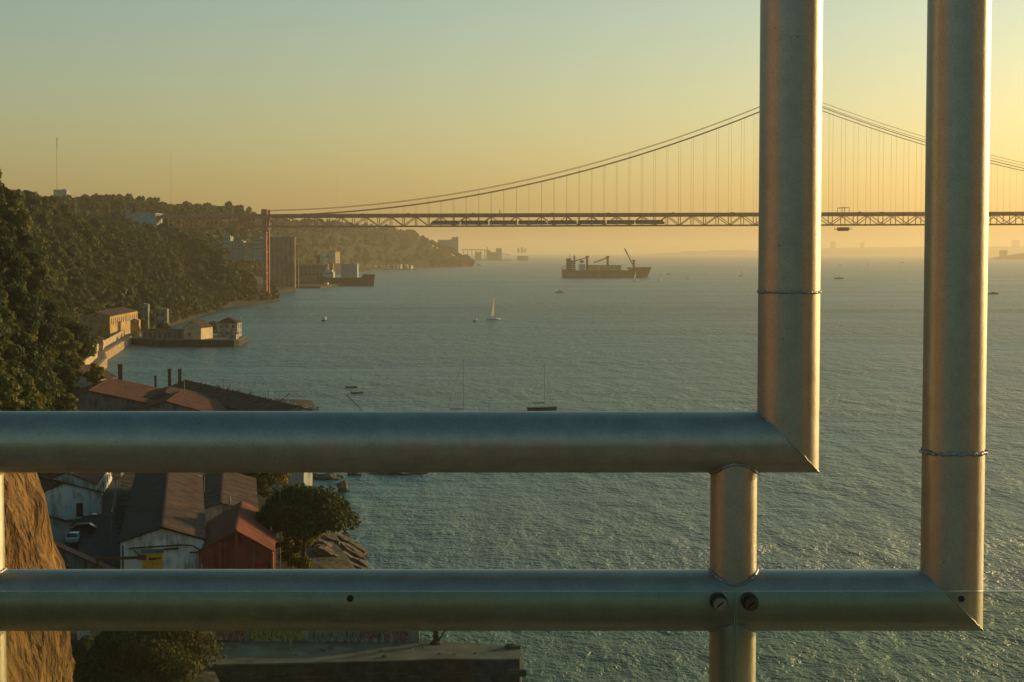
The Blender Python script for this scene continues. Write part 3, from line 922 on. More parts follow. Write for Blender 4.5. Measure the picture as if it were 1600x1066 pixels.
# lookout floor the railing stands on (below the picture)
fl = MB(); fl.box((0, .9, CAM_H - 1.75), (5.2, 3.9, .18)); 
tag(fl.build('lookout_floor', CONC, smooth=False), 'concrete floor of the lookout', kind='structure')
REFL = mat('warm_reflector', (.55, .33, .16), .9, scale=2, var=.15)  # unseen walls added on both sides so the steel posts reflect orange
for sx_, lb in ((1, 'added warm coloured wall out of view to the right, reflected in the posts'), (-1, 'added warm coloured wall out of view to the left, reflected in the posts')):
    g = MB(); g.box((sx_ * 8.0, .2, CAM_H + .6), (8.6, .3, 5.0)); g.box((sx_ * 8.0, .2, CAM_H + 3.16), (8.7, .4, .12)); g.box((sx_ * 12.5, 2.3, CAM_H + .6), (.4, 4.5, 5.0))
    tag(g.build('reflector_wall', REFL), lb, 'wall')
# rust-coloured rock spur on the left
def rock_spur():
    V = []; nz_, na = 90, 260
    for i in range(nz_ + 1):
        z = -1 + 36.6 * i / nz_
        f = i / nz_
        for k in range(na):
            t = 2 * math.pi * k / na
            cx, cy = -46.3, 54.0
            ax = (21.4 + (1 - f) * 6.4 - (0 if f < .96 else (f - .96) * 25)); ay = 42.0 + (1 - f) * 3.5 - (0 if f < .96 else (f - .96) * 60)
            e = .28
            c, s = math.cos(t), math.sin(t)
            x = cx + ax * math.copysign(abs(c) ** e, c); y = cy + ay * math.copysign(abs(s) ** e, s)
            pv = Vector((x, y, z * .35))
            fis = abs(noise.noise(Vector((x * .35, y * .35 + z * .10, z * .05)))) * -2.2
            fis += noise.noise(Vector((x * .12, y * .12, z * .06))) * 2.4
            fis += noise.noise(Vector((x * 1.1, y * 1.1, z * .35))) * .55 + noise.noise(Vector((x * 3, y * 3, z * 1.0))) * .34
            nx, ny = (c * 1.0, s * 1.0)
            V.append((x + nx * fis * (.9 if c > 0 else .5), y + ny * fis, z + noise.noise(pv * .4) * .8 * f))
    a = []
    for i in range(nz_):
        for k in range(na): a.append((i * na + k, i * na + (k + 1) % na, (i + 1) * na + (k + 1) % na, (i + 1) * na + k))
    me_v = V + [(-46.3, 54, 37.0)]
    mb = MB(); mb._add(me_v, a + [(nz_ * na + k, nz_ * na + (k + 1) % na, len(V)) for k in range(na)])
    RK = mat('ochre_rock', (.34, .19, .065), .95, scale=.9, detail=12, col2=(.10, .055, .025), bump=.45, bscale=2.6, stretch=(1, 1, .5), spec=.1)
    return tag(mb.build('rock_cliff', RK), 'rust orange weathered rock cliff at the lower left, lit by the sun', 'cliff')
rock_spur()
# ================================================================ village, quays, port
def tiles(name, c1, c2, pitch=.28, rough=.9):
    if name in MATS: return MATS[name]
    m, n, l, b = _nt(name)
    tc = n.new('ShaderNodeTexCoord')
    wv = n.new('ShaderNodeTexWave'); wv.wave_type = 'BANDS'; wv.bands_direction = 'Y'; wv.inputs['Scale'].default_value = 1 / pitch / 3.14; wv.inputs['Distortion'].default_value = .6; wv.inputs['Detail'].default_value = 2
    l.new(tc.outputs['Object'], wv.inputs[0])
    nz = n.new('ShaderNodeTexNoise'); nz.inputs['Scale'].default_value = .45; nz.inputs['Detail'].default_value = 9; nz.inputs['Roughness'].default_value = .7
    l.new(tc.outputs['Object'], nz.inputs['Vector'])
    cr = n.new('ShaderNodeValToRGB')
    cr.color_ramp.elements[0].color = (*c2, 1); cr.color_ramp.elements[0].position = .38
    cr.color_ramp.elements[1].color = (*c1, 1); cr.color_ramp.elements[1].position = .62
    l.new(nz.outputs[0], cr.inputs[0])
    mx = n.new('ShaderNodeMix'); mx.data_type = 'RGBA'; mx.blend_type = 'MULTIPLY'; mx.inputs[0].default_value = .35
    l.new(cr.outputs[0], mx.inputs[6]); l.new(wv.outputs[0], mx.inputs[7])
    l.new(mx.outputs[2], b.inputs['Base Color']); b.inputs['Roughness'].default_value = rough; b.inputs['Specular IOR Level'].default_value = .15
    bp = n.new('ShaderNodeBump'); bp.inputs['Distance'].default_value = .05; l.new(wv.outputs[0], bp.inputs['Height']); l.new(bp.outputs[0], b.inputs['Normal'])
    MATS[name] = m; return m
def streaked(name, c, dirt, scale=.8):
    """painted wall with vertical rain streaks and stains"""
    if name in MATS: return MATS[name]
    m, n, l, b = _nt(name)
    tc = n.new('ShaderNodeTexCoord')
    mp = n.new('ShaderNodeMapping'); mp.inputs['Scale'].default_value = (1, 1, .12); l.new(tc.outputs['Object'], mp.inputs[0])
    a = n.new('ShaderNodeTexNoise'); a.inputs['Scale'].default_value = scale * 2.4; a.inputs['Detail'].default_value = 8; a.inputs['Roughness'].default_value = .7; l.new(mp.outputs[0], a.inputs['Vector'])
    c0 = n.new('ShaderNodeTexNoise'); c0.inputs['Scale'].default_value = scale * .5; c0.inputs['Detail'].default_value = 7; l.new(tc.outputs['Object'], c0.inputs['Vector'])
    mu = n.new('ShaderNodeMath'); mu.operation = 'MULTIPLY'; l.new(a.outputs[0], mu.inputs[0]); l.new(c0.outputs[0], mu.inputs[1])
    cr = n.new('ShaderNodeValToRGB')
    cr.color_ramp.elements[0].color = (*dirt, 1); cr.color_ramp.elements[0].position = .17
    cr.color_ramp.elements[1].color = (*c, 1); cr.color_ramp.elements[1].position = .27
    l.new(mu.outputs[0], cr.inputs[0]); l.new(cr.outputs[0], b.inputs['Base Color'])
    b.inputs['Roughness'].default_value = .9; b.inputs['Specular IOR Level'].default_value = .2
    MATS[name] = m; return m
WHITE = streaked('stained_white_wall', (.64, .63, .56), (.30, .28, .22))
CREAM = streaked('cream_render', (.52, .43, .30), (.26, .20, .13))
GREYW = streaked('grey_render', (.34, .34, .31), (.16, .15, .12))
GREYD = streaked('dim_stone', (.22, .21, .18), (.10, .095, .075))
OCHRE = streaked('ochre_render', (.50, .33, .13), (.25, .16, .07))
REDW = streaked('red_board_wall', (.25, .062, .038), (.11, .030, .02))
TRED = tiles('red_clay_tiles', (.20, .075, .045), (.075, .035, .022))
TBRN = tiles('brown_clay_tiles', (.15, .088, .054), (.05, .033, .022))
TDRK = tiles('dark_sheet_roof', (.050, .045, .036), (.026, .024, .020), .9)
TRUST = tiles('red_sheet_roof', (.28, .080, .042), (.14, .044, .026), .45)
GLASS = GLS
DOOR = mat('dark_door', (.05, .04, .035), .7, scale=3)

def face_frame(face, w, l):
    """origin and axes of a wall face of a house w wide (x), l long (y)"""
    return {'-y': (Vector((0, -l / 2, 0)), Vector((1, 0, 0)), Vector((0, -1, 0))), '+y': (Vector((0, l / 2, 0)), Vector((-1, 0, 0)), Vector((0, 1, 0))),
            '+x': (Vector((w / 2, 0, 0)), Vector((0, 1, 0)), Vector((1, 0, 0))), '-x': (Vector((-w / 2, 0, 0)), Vector((0, -1, 0)), Vector((-1, 0, 0)))}[face]
def opening(parent, name, face, w, l, u, z, ow, oh, gm_, frame=None):
    o, ax, nr = face_frame(face, w, l)
    c = o + ax * u + Vector((0, 0, z + oh / 2))
    def slab(mb, du, dz, sw, sh, out, dep):
        p = c + ax * du + Vector((0, 0, dz)) + nr * (out - dep / 2)
        sx = abs(ax.x) * sw + abs(nr.x) * dep; sy = abs(ax.y) * sw + abs(nr.y) * dep
        mb.box(p, (sx, sy, sh))
    g = MB(); slab(g, 0, 0, ow, oh, .03, .2); q = g.build(name, gm_, parent)
    if frame:
        f = MB(); t = max(.09, ow * .09)
        slab(f, 0, oh / 2 + t / 2, ow + 2 * t, t, .09, .25); slab(f, 0, -oh / 2 - t / 2, ow + 2 * t, t, .12, .28)
        slab(f, -ow / 2 - t / 2, 0, t, oh, .08, .24); slab(f, ow / 2 + t / 2, 0, t, oh, .08, .24)
        f.build('frame', frame, q)
    return q
def house(name, label, cat, c, rz, w, l, he, hr, wm, rm, over=.35, wins=(), doors=(), chims=(), group=None, hip=0.0, off=0.0, base=1.0, dm=None, frame=None, z=4.0):
    """ridge along local y; off shifts the ridge across; hip pulls the ridge ends in"""
    t = thing(name, label, cat, (c[0], c[1], z), rz, group)
    g = MB(); a, b = w / 2, l / 2
    if hip > 0: g.box((0, 0, (he - base) / 2), (w, l, he + base))
    else:
        pf = [(-a, -b, -base), (a, -b, -base), (a, -b, he), (off, -b, hr), (-a, -b, he)]
        g.extrude(pf, (0, l, 0))
    g.build('wall', wm, t)
    r = MB(); th = .16; A = a + over; B = b + over; k = (hr - he) / a
    zl = he - over * (hr - he) / (a + off); zr = he - over * (hr - he) / (a - off)
    up = Vector((0, 0, th)); e = .02
    if hip > 0:
        v = [(-A, -B, he), (A, -B, he), (A, B, he), (-A, B, he), (off, -B + hip, hr), (off, B - hip, hr)]
        vs = [(p[0], p[1], p[2] + e) for p in v] + [(p[0], p[1], p[2] + e - .25) for p in v[:4]]
        r._add(vs, [(0, 1, 4), (1, 2, 5, 4), (2, 3, 5), (3, 0, 4, 5), (1, 0, 6, 7), (2, 1, 7, 8), (3, 2, 8, 9), (0, 3, 9, 6), (6, 9, 8, 7)])
    else:
        r.extrude([(-A, -B, zl + e), (off, -B, hr + e), (A, -B, zr + e), (A, -B, zr + th + e), (off, -B, hr + th + e), (-A, -B, zl + th + e)], (0, 2 * B, 0))
        r.box((off, 0, hr + th + .05), (.28, 2 * B, .14))
    ro = r.build('roof', rm, t)
    for (face, u, zz, ow, oh) in wins: opening(t, 'window', face, w, l, u, zz, ow, oh, GLASS, frame)
    for (face, u, zz, ow, oh) in doors: opening(t, 'door', face, w, l, u, zz, ow, oh, dm or DOOR, None)
    for (x, y, s, h) in chims:
        g = MB(); g.box((x, y, he + (hr - he) * .3 + h / 2), (s, s, h + (hr - he) * .6)); zt = he + (hr - he) * .6 + h
        g.box((x, y, zt + .10), (s * 1.3, s * 1.3, .18)); g.build('chimney', TBRN, ro)
    return t
HF = mat('pale_frame', (.42, .41, .36), .7)

# -- big white gabled warehouse with the yellow door
c = Vector((-41.8, 205, 0)); ang = R(10.5); L = 96
dirv = Vector((-math.sin(ang), math.cos(ang), 0))
cc = c + dirv * (L / 2)
wh = house('warehouse', 'long white gabled warehouse with a yellow door and a half dark half brown roof', 'warehouse', cc, ang, 9.8, L, 6.35, 7.9, WHITE, [TDRK][0], over=.25,
           wins=(), doors=(), dm=DOOR)
# right hand roof slope is brown tiles over the dark sheeting
g = MB(); g.extrude([(.15, -L / 2 - .26, 7.86 + .19), (5.15, -L / 2 - .26, 6.27 + .19), (5.15, -L / 2 - .26, 6.27 + .26), (.15, -L / 2 - .26, 7.86 + .26)], (0, L * .93, 0))
g.build('tiled_slope', TBRN, wh)['label'] = 'brown tiled right slope'
YEL = mat('yellow_paint', (.62, .36, .03), .6, scale=2.5, var=.3); TEAL = mat('teal_paint', (.06, .16, .18), .6)
g = MB(); g.box((-1.15, -L / 2 - .05, 3.0), (2.35, .12, 4.0)); dr_ = g.build('door', YEL, wh)
g = MB(); g.box((-1.15, -L / 2 - .13, 4.3), (.9, .04, .28)); g.box((.1 - .5, -L / 2 - .13, 4.35), (.45, .04, .2)); g.build('lettering_plate', mat('dark_red_mark', (.12, .03, .02), .7), dr_)
g = MB(); g.box((-1.15, -L / 2 - .07, 5.22), (2.6, .2, .42)); g.build('lintel', TEAL, wh)
g = MB(); g.bar((-3.9, -L / 2 - .1, 5.65), (2.2, -L / 2 - .1, 5.88), .14, .14); g.path([(2.2, -L / 2 - .1, 5.88), (3.6, -L / 2 - .1, 5.75), (4.3, -L / 2 - .1, 5.3), (4.85, -L / 2 - .1, 4.9)], .07)
g.bar((.2, -L / 2 - .1, 5.4), (1.9, -L / 2 - .1, 5.45), .14, .2); g.bar((3.2, -L / 2 - .1, 4.95), (4.85, -L / 2 - .1, 4.92), .12, .14)
g.build('wall_pipe', mat('dark_pipe', (.05, .05, .045), .6, .3), wh)
g = MB(); g.tube((-4.6, -L / 2 - .12, 0), (-4.6, -L / 2 - .12, 6.0), .08); g.tube((4.8, -L / 2 - .12, 0), (4.8, -L / 2 - .12, 5.9), .07); g.build('drain_pipe', MATS['dark_pipe'], wh)
g = MB()
for k in range(10): g.box((-5.0, -L / 2 + 4 + k * 9.2, 2.2), (.06, 1.0, 1.2))
g.build('side_windows', GLS, wh)
# -- red building
ang = R(7); c = Vector((-33.0, 205, 0)); L = 24; dv = Vector((-math.sin(ang), math.cos(ang), 0)); cc = c + dv * L / 2
rb = house('red_building', 'dark red gabled boathouse with red sheet roof beside the umbrella pine', 'building', cc, ang, 8.6, L, 5.1, 7.6, REDW, TRUST, over=.3,
      doors=[('-y', 2.4, 0, 1.6, 2.4)], dm=REDW)
g = MB()
for u in (-4.25, -1.9, 0.05, 2.1, 4.25): g.box((u, -L / 2 - .07, (7.5 - abs(u) * .58) / 2 - .1), (.26, .16, 7.4 - abs(u) * .58))
g.build('pilaster', mat('pale_red_trim', (.26, .09, .06), .8), rb)
g = MB(); g.box((4.0, 2, 6.05), (.1, 9, .1)); g.tube((-1.6, L / 2 - 1.5, 6.8), (-1.6, L / 2 - 1.5, 8.6), .14); g.build('flue_pipe', CONC, rb)
# small painted numbers above its side door
tx = bpy.data.curves.new('painted_numbers', 'FONT'); tx.body = '1946'; tx.size = .75; tx.extrude = .01
to = bpy.data.objects.new('painted_numbers', tx); COL.objects.link(to); to.parent = rb
me_ = bpy.data.meshes.new_from_object(to); bpy.data.objects.remove(to); to = bpy.data.objects.new('painted_numbers', me_); COL.objects.link(to); to.parent = rb; me_.materials.clear(); me_.materials.append(mat('bright_red_paint', (.55, .08, .05), .7))
to.location = (1.9, -L / 2 - .16, 3.6); to.rotation_euler = (math.pi / 2, 0, 0)
# -- low dark warehouse between the two and trees
house('dark_roof_shed', 'low shed with dark patched roof between the white warehouse and the red building', 'shed', (-42.5, 252), R(9), 9.5, 36, 5.2, 6.6, GREYW, TBRN, wins=[('-y', 0, 2, 1.5, 1)])
# grey passage fence between the warehouse and the red building
gt_ = thing('yard_gate', 'dark yard gate between the white warehouse and the red building', 'gate', (-37.4, 203.6, 4.0), 0)
g = MB(); g.box((0, 0, 1.4), (.9, .1, 3.0)); g.build('gate_leaf', mat('dark_grey_paint', (.05, .055, .05), .6), gt_)
g = MB(); g.box((-.55, 0, 1.7), (.15, .2, 4.4)); g.box((.55, 0, 1.7), (.15, .2, 4.4)); g.build('gate_post', CONC, gt_)
# -- street row on the left
house('street_house', 'low white street house with brown tiled roof, nearest of the row above the parked cars', 'house', (-72.3, 268), R(40), 12.5, 11, 3.4, 5.4, WHITE, TBRN, over=.3,
      wins=[('+x', -2.5, 1.2, .9, 1.2), ('+x', 2.0, 1.2, .9, 1.2)], doors=[('-y', 2.5, 0, 1.1, 2.1)], frame=HF)
house('street_terrace', 'long white terrace with red tiled roof lining the street behind the nearest house', 'house', (-74.6, 297), R(8.5), 9, 44, 3.6, 5.6, WHITE, TRED, over=.3,
      wins=[('+x', -18 + 4.5 * k, 1.1, 1.0, 1.3) for k in range(9)], doors=[('+x', -16 + 9 * k, 0, 1.0, 2.1) for k in range(4)], frame=HF, chims=[(1.5, 0, .7, 1.0)])
house('corner_house', 'small house with dark brown roof beside the orange cliff', 'house', (-69.8, 243), R(38), 9.5, 13, 3.0, 4.6, GREYW, TBRN, over=.3, wins=[('+x', 1.5, 1.2, .9, 1.1)])
house('back_street_house', 'house with red brown roof behind the cliff at the top of the street row', 'house', (-88.0, 305), R(20), 11, 16, 4.2, 6.4, CREAM, TRED, over=.3, wins=[('-y', -2, 1.5, 1, 1.2)])
# garden wall with red coping
wl_ = thing('garden_wall', 'grey garden wall with a sloping red tile coping in front of the parked cars', 'wall')
a, b = gp(70, 846, 5.5), gp(172, 893, 5.5)
g = MB(); g.bar((a.x, a.y, 4.3), (b.x, b.y, 4.3), .35, 2.9); g.build('masonry', GREYW, wl_)
g = MB(); g.bar((a.x, a.y, 5.85), (b.x, b.y, 5.85), 1.1, .22); g.build('tile_coping', mat('red_coping', (.36, .12, .07), .8, scale=3, var=.4), wl_)
# road
rm_ = mat('asphalt', (.040, .040, .038), .9, scale=1.2, var=.4)
g = MB(); pl_ = [gp(128, 885, 4.02), gp(196, 900, 4.02), gp(180, 810, 4.02), gp(197, 705, 4.02), gp(176, 700, 4.02), gp(150, 760, 4.02), gp(118, 830, 4.02)]
g._add([(p.x, p.y, 4.03) for p in pl_], [tuple(range(len(pl_)))])
ro_ = tag(g.build('street', rm_), 'narrow dark street between white walls', kind='structure')
def car(label, p, rz, paint, van=False, group='cars parked in the street'):
    t = thing('parked_car', label, 'car', (p.x, p.y, 4.04), rz, group)
    g = MB(); h = .95
    prof = [(-2.1, .35), (2.1, .35), (2.15, .75), (1.9, .92), (1.15, .98), (.55, 1.45), (-1.2, 1.48), (-1.85, 1.0), (-2.15, .9)]
    if van: prof = [(-2.2, .35), (2.2, .35), (2.25, .9), (1.6, 1.2), (1.0, 1.95), (-2.2, 2.0)]
    g.extrude([(x, -.86, z) for x, z in prof], (0, 1.72, 0)); bd_ = g.build('body', paint, t)
    g = MB()
    if van: g.extrude([(1.58, -.8, 1.24), (1.62, -.8, 1.24), (1.06, -.8, 1.88), (1.02, -.8, 1.88)], (0, 1.6, 0))
    else:
        g.extrude([(1.12, -.74, 1.0), (1.17, -.74, 1.0), (.60, -.74, 1.43), (.55, -.74, 1.43)], (0, 1.48, 0)); g.extrude([(-1.83, -.74, 1.04), (-1.88, -.74, 1.04), (-1.25, -.74, 1.46), (-1.20, -.74, 1.46)], (0, 1.48, 0))
    for s in (-1, 1):
        y = .87 * s; g._add([(-1.5, y, 1.02), (.95, y, 1.02), (.5, y, 1.4), (-1.15, y, 1.42)], [(0, 1, 2, 3)] if s < 0 else [(3, 2, 1, 0)])
    g.build('window', GLS, bd_)
    for x in (-1.35, 1.35):
        for s in (-1, 1):
            g = MB(); g.tube((x, s * .72, .33), (x, s * .9, .33), .33, seg=14); g.build('wheel', MATS['tyre_rubber'], t)
    for s in (-1, 1):
        g = MB(); g.box((2.16, s * .6, .72), (.06, .36, .16)); g.build('headlight', HF, t)
    return t
car('small pale blue white car parked against the white house', gp(114, 848, 4), R(100), mat('car_white', (.50, .54, .56), .3, .0, spec=.6))
car('dark car parked beside the small pale car', gp(127, 834, 4), R(190), mat('car_black', (.02, .022, .025), .5, spec=.3))
car('grey car at the far end of the street, just below the upper rail', gp(184, 747, 4), R(95), mat('car_grey', (.16, .17, .17), .3, spec=.6))
# street lamps and poles
POLE = mat('grey_pole', (.20, .19, .17), .6, .3)
def lamp(label, px, py, h, arm=1.4, rz=math.pi):
    p = gp(px, py, 4); t = thing('street_lamp', label, 'street lamp', (p.x, p.y, 4), rz, 'street lamps along the street')
    g = MB(); g.tube((0, 0, 0), (0, 0, h), .09, .05); g.build('pole', POLE, t)
    g = MB(); g.path([(0, 0, h), (arm * .5, 0, h + .25), (arm, 0, h + .2)], .035); g.build('arm', POLE, t)
    g = MB(); g.box((arm + .2, 0, h + .16), (.5, .22, .14)); g.build('lamp_head', mat('lamp_white', (.75, .74, .68), .4), t)
lamp('street lamp reaching over the street from the warehouse corner', 174, 884, 6.6, 1.9)
lamp('street lamp halfway up the street beside the warehouse wall', 181, 800, 5.5, 1.2)
lamp('tall street lamp behind the red shed roof, beside the dark roof', 320, 838, 8.6, .4)
def mast(label, x, y, z, h, r=.09, name='pole', cat='pole', cross=(), group=None):
    t = thing(name, label, cat, (x, y, z), 0, group)
    g = MB(); g.tube((0, 0, -.5), (0, 0, h), r, r * .6, 8); g.build('shaft', POLE, t)
    if cross:
        g = MB()
        for zz, w in cross: g.bar((-w / 2, 0, zz), (w / 2, 0, zz), .08, .08)
        g.build('cross_arm', POLE, t)
    return t
p = gp(438, 890, 4); mast('thin tall pole standing between the red building and the umbrella pine', p.x, p.y, 4, 11, .07)
# brown timber boom reaching from the wall to the yellow door
t = thing('timber_boom', 'brown timber boom reaching from the garden wall towards the yellow door', 'boom')
a, b = at(150, 874, 203), at(222, 871, 202); g = MB(); g.bar(a, b, .3, .32); g.build('beam', mat('brown_timber', (.13, .07, .035), .8), t)
g = MB(); g.box(b, (1.0, .4, .6)); g.bar(b, b + Vector((-1.0, 0, .9)), .14, .14); g.build('bracket', mat('brown_timber', (.13, .07, .035), .8), t)
g = MB(); g.tube((a.x + .2, a.y, 3.6), (a.x + .2, a.y, a.z + .3), .16); g.build('post', MATS['brown_timber'], t)
# -- ruin with sunlit end wall
p = gp(462, 760, 4)
house('stone_ruin', 'roofless grey stone hut whose right end wall is lit orange above the pine', 'ruin', (p.x - .6, p.y + 3, 0), R(-8), 5.0, 6, 4.6, 4.9, GREYW, OCHRE, over=0, wins=[('-y', -.6, 1.6, .8, 1)])
# -- umbrella pine and shrubs
p = gp(484, 884, 4)
ump = tree_parts(501, 6.8, 8.8, 3.7, 84, 520, .42, LEAF[2], umbrella=True, name='umbrella_pine', label='umbrella pine with a wide flat dark crown leaning over the shore rocks', cat='pine tree', tr=.30)
ump.location = (p.x - .5, p.y, 4)
def shrub(seed, px, py, z, r, h, m, label, name='shrub', leaf=.28, per=300, nb=14, cat='shrub', group=None, th=.3):
    p = gp(px, py, z); t = tree_parts(seed, r, h, th, nb, per, leaf, LEAF[m], name=name, label=label, cat=cat, tr=.09, group=group); t.location = (p.x, p.y, z - .3); return t
shrub(510, 455, 880, 4, 2.3, 3.6, 3, 'yellow green shrub at the right corner of the red building')
shrub(511, 468, 858, 4, 2.4, 2.8, 1, 'dark green shrub under the umbrella pine', leaf=.3)
shrub(512, 446, 830, 4, 2.3, 3.4, 0, 'olive shrub behind the red building, left of the pine')
shrub(513, 470, 893, 4, 1.8, 2.0, 3, 'low dry yellow bush in front of the pine trunk')
shrub(518, 488, 850, 3.5, 1.6, 2.2, 3, 'yellowish bush in front of the outcrop under the pine')
shrub(519, 500, 800, 3, 2.0, 2.6, 0, 'olive bush behind the pine near the water')
shrub(514, 395, 792, 4, 4.2, 6.5, 0, 'olive tree behind the red building roof', name='garden_tree', cat='tree', leaf=.4, th=1.5, nb=22)
shrub(515, 360, 772, 4, 4.0, 6.5, 1, 'dark tree behind the red building, left of the olive one', name='garden_tree', cat='tree', leaf=.4, th=1.5, nb=22)
shrub(516, 425, 772, 4, 3.8, 6.2, 3, 'yellow lit tree left of the stone ruin', name='garden_tree', cat='tree', leaf=.4, th=1.5, nb=22)
shrub(517, 340, 752, 4, 4.0, 6.0, 1, 'dark tree just under the upper rail beyond the shed roof', name='garden_tree', cat='tree', leaf=.4, th=1.5, nb=22)
# large bush in the foreground, lower left
q = gp(240, 1120, 4)
DRY = foliage_mat('leaves_dry', (.030, .034, .011), (.125, .105, .028))
t = tree_parts(520, 7.0, 8.5, 1.0, 70, 1100, .30, DRY, name='large_bush', label='large leafy bush in the lower left corner under the lower rail', cat='bush', tr=.35); t.location = (q.x - .2, q.y, 3.6)
t = tree_parts(521, 3.2, 4.6, .5, 26, 700, .24, LEAF[0], name='cliff_bush', label='small bush at the foot of the orange cliff', cat='bush', tr=.2); q = gp(150, 1075, 4); t.location = (q.x, q.y, 3.6)
# white walls between bush and cliff
house('white_shed', 'white walled shed between the orange cliff and the large bush', 'shed', (-42.8, 181), R(8), 5.4, 8, 4.6, 5.6, WHITE, TBRN, wins=[('-y', 1, 1.6, .8, .8)])
# -- shore rocks
ROCK = mat('shore_rock', (.25, .185, .115), .95, scale=1.4, detail=9, col2=(.06, .045, .032), bump=.12, bscale=3)
def rock(label, c, s, seed, group=None, name='rock', m=None):
    g = MB(); rn = random.Random(seed); vs = []
    g.sphere((0, 0, 0), 1.0, 14, 9)
    out = []
    for v in g.v:
        v = Vector(v); k = .75 + .5 * noise.noise(v * 1.3 + Vector((seed, 0, 0))) + .22 * noise.noise(v * 3.4 + Vector((0, seed, 0)))
        k = round(k * 7) / 7 * .6 + k * .4
        out.append((v.x * k * s[0], v.y * k * s[1], v.z * k * s[2]))
    g.v = out
    o = g.build(name, m or ROCK); o.location = c
    return tag(o, label, 'rock', group)
p = gp(536, 768, 0); rock('lone boulder standing out of the water right of the stone ruin', (p.x, p.y, .5), (1.5, 1.3, 2.0), 3, name='sea_rock')
shore = [(505, 750, 2.6), (520, 748, 2.0), (553, 744, 1.6), (600, 742, 2.6), (625, 742, 2.8), (648, 741, 2.2)]
for i, (px, py, s) in enumerate(shore):
    p = gp(px, py, 0)
    rock(['dark reef rock nearest the ruin, half hidden by the upper rail', 'dark reef rock second from the ruin under the rail', 'small dark rock alone between two gaps of water under the rail',
          'low reef rock left of a group of three under the rail', 'middle reef rock of three under the rail', 'rightmost reef rock under the upper rail'][i], (p.x, p.y + 2, .1), (s * 1.3, s, 1.0), 20 + i, 'reef rocks under the upper rail', name='reef_rock')
# layered outcrop: tilted slabs
oc = thing('rock_outcrop', 'layered brown rock outcrop sloping into the water below the pine', 'rock outcrop')
rr = random.Random(8)
for k in range(24):
    sl = rr.uniform(.2, .75)
    st = Vector((-31.0 + .17 * k + rr.uniform(-.3, .3), 263 - 1.12 * k, 0)); ln = rr.uniform(3.2, 8.5); n = 6; pts = []
    for q in range(n + 1):
        f = q / n
        pts.append(st + Vector((ln * f, -ln * f * sl + rr.uniform(-.25, .25), 3.3 - 3.2 * f ** 1.3 + .35 * (k % 3) + rr.uniform(-.3, .3))))
    g = MB(); w = rr.uniform(.4, 1.3)
    for a_, b_ in zip(pts[:-1], pts[1:]): g.bar(a_ - Vector((0, 0, .9)), b_ - Vector((0, 0, .9)) + (b_ - a_) * .04, w, 1.9 + rr.uniform(-.15, .15))
    g.build('rock_slab', ROCK, oc)
for i, (px, py, s) in enumerate([(545, 880, 1.2), (549, 892, 1.0), (538, 858, 1.0), (552, 902, .8), (541, 838, .9)]):
    p = gp(px, py, 0); rock(['boulder at the tip of the outcrop', 'wet boulder just above the lower rail at the waterline', 'boulder halfway along the outcrop edge', 'low rock hidden behind the lower rail edge', 'boulder below the pine crown at the waterline'][i], (p.x, p.y, .1), (s, s * .8, s * .7), 60 + i, 'boulders at the foot of the outcrop', name='boulder')

# -- foreground quay with graffiti wall
PIERM = mat('old_quay_concrete', (.22, .20, .155), .95, scale=.35, detail=10, col2=(.10, .092, .072), bump=.05, spec=.1)
DARKST = mat('dark_wet_stone', (.075, .062, .048), .95, scale=.8, detail=9, var=.6, bump=.15, spec=.15)
qy = thing('stone_quay', 'old stone quay with a pale concrete top reaching into the water at the bottom', 'quay')
edge = [gp(300, 1040, 3), gp(480, 1036, 3), gp(640, 1032, 3), gp(700, 1030, 3), gp(780, 1031, 3), gp(812, 1030, 3), gp(816, 1024, 3), gp(812, 1011, 3), gp(690, 1003, 3), gp(560, 1001, 3), gp(300, 1000, 3)]
g = MB(); g.prism([(p.x, p.y) for p in edge], -3, 2.9); g.build('stone_body', DARKST, qy)
g = MB(); g.prism([(p.x, p.y) for p in edge], 2.91, 3.05); g.build('quay_top', PIERM, qy)
lg = [gp(300, 1062, 1.2), gp(520, 1058, 1.2), gp(790, 1052, 1.2), gp(795, 1040, 1.2), gp(300, 1040, 1.2)]
g = MB(); g.prism([(p.x, p.y) for p in lg], -3, 1.2); g.build('lower_ledge', DARKST, qy)
g = MB(); rn = random.Random(5)
for k in range(26):
    f = k / 25; p = gp(340, 1041, 3).lerp(gp(808, 1033, 3), f)
    g.box((p.x, p.y - .12, 1.5 + rn.uniform(-.3, .3)), (rn.uniform(1.2, 2.4), .3, rn.uniform(.5, 1.0)), rn.uniform(-.05, .05))
g.build('stone_block', DARKST, qy)
gw = thing('graffiti_wall', 'low quay wall covered in pink, grey and yellow graffiti with a curved lit end', 'wall')
a, b = gp(318, 1001, 3.05), gp(655, 1004, 3.05)
g = MB(); g.extrude([(a.x, a.y, 3.05), (b.x, b.y, 3.05), (b.x, b.y, 4.2), (b.x - .15, b.y, 4.8), (b.x - .5, b.y, 5.2), (a.x, a.y, 5.2)], (0, .45, 0)); g.build('masonry', GREYW, gw)
def paint_col(nm, c): return mat(nm, c, .8, scale=2, var=.35)
PK, YL_, GY, BK = paint_col('pink_spray', (.34, .13, .13)), paint_col('yellow_spray', (.40, .30, .05)), paint_col('grey_spray', (.24, .23, .20)), paint_col('black_spray', (.03, .025, .025))
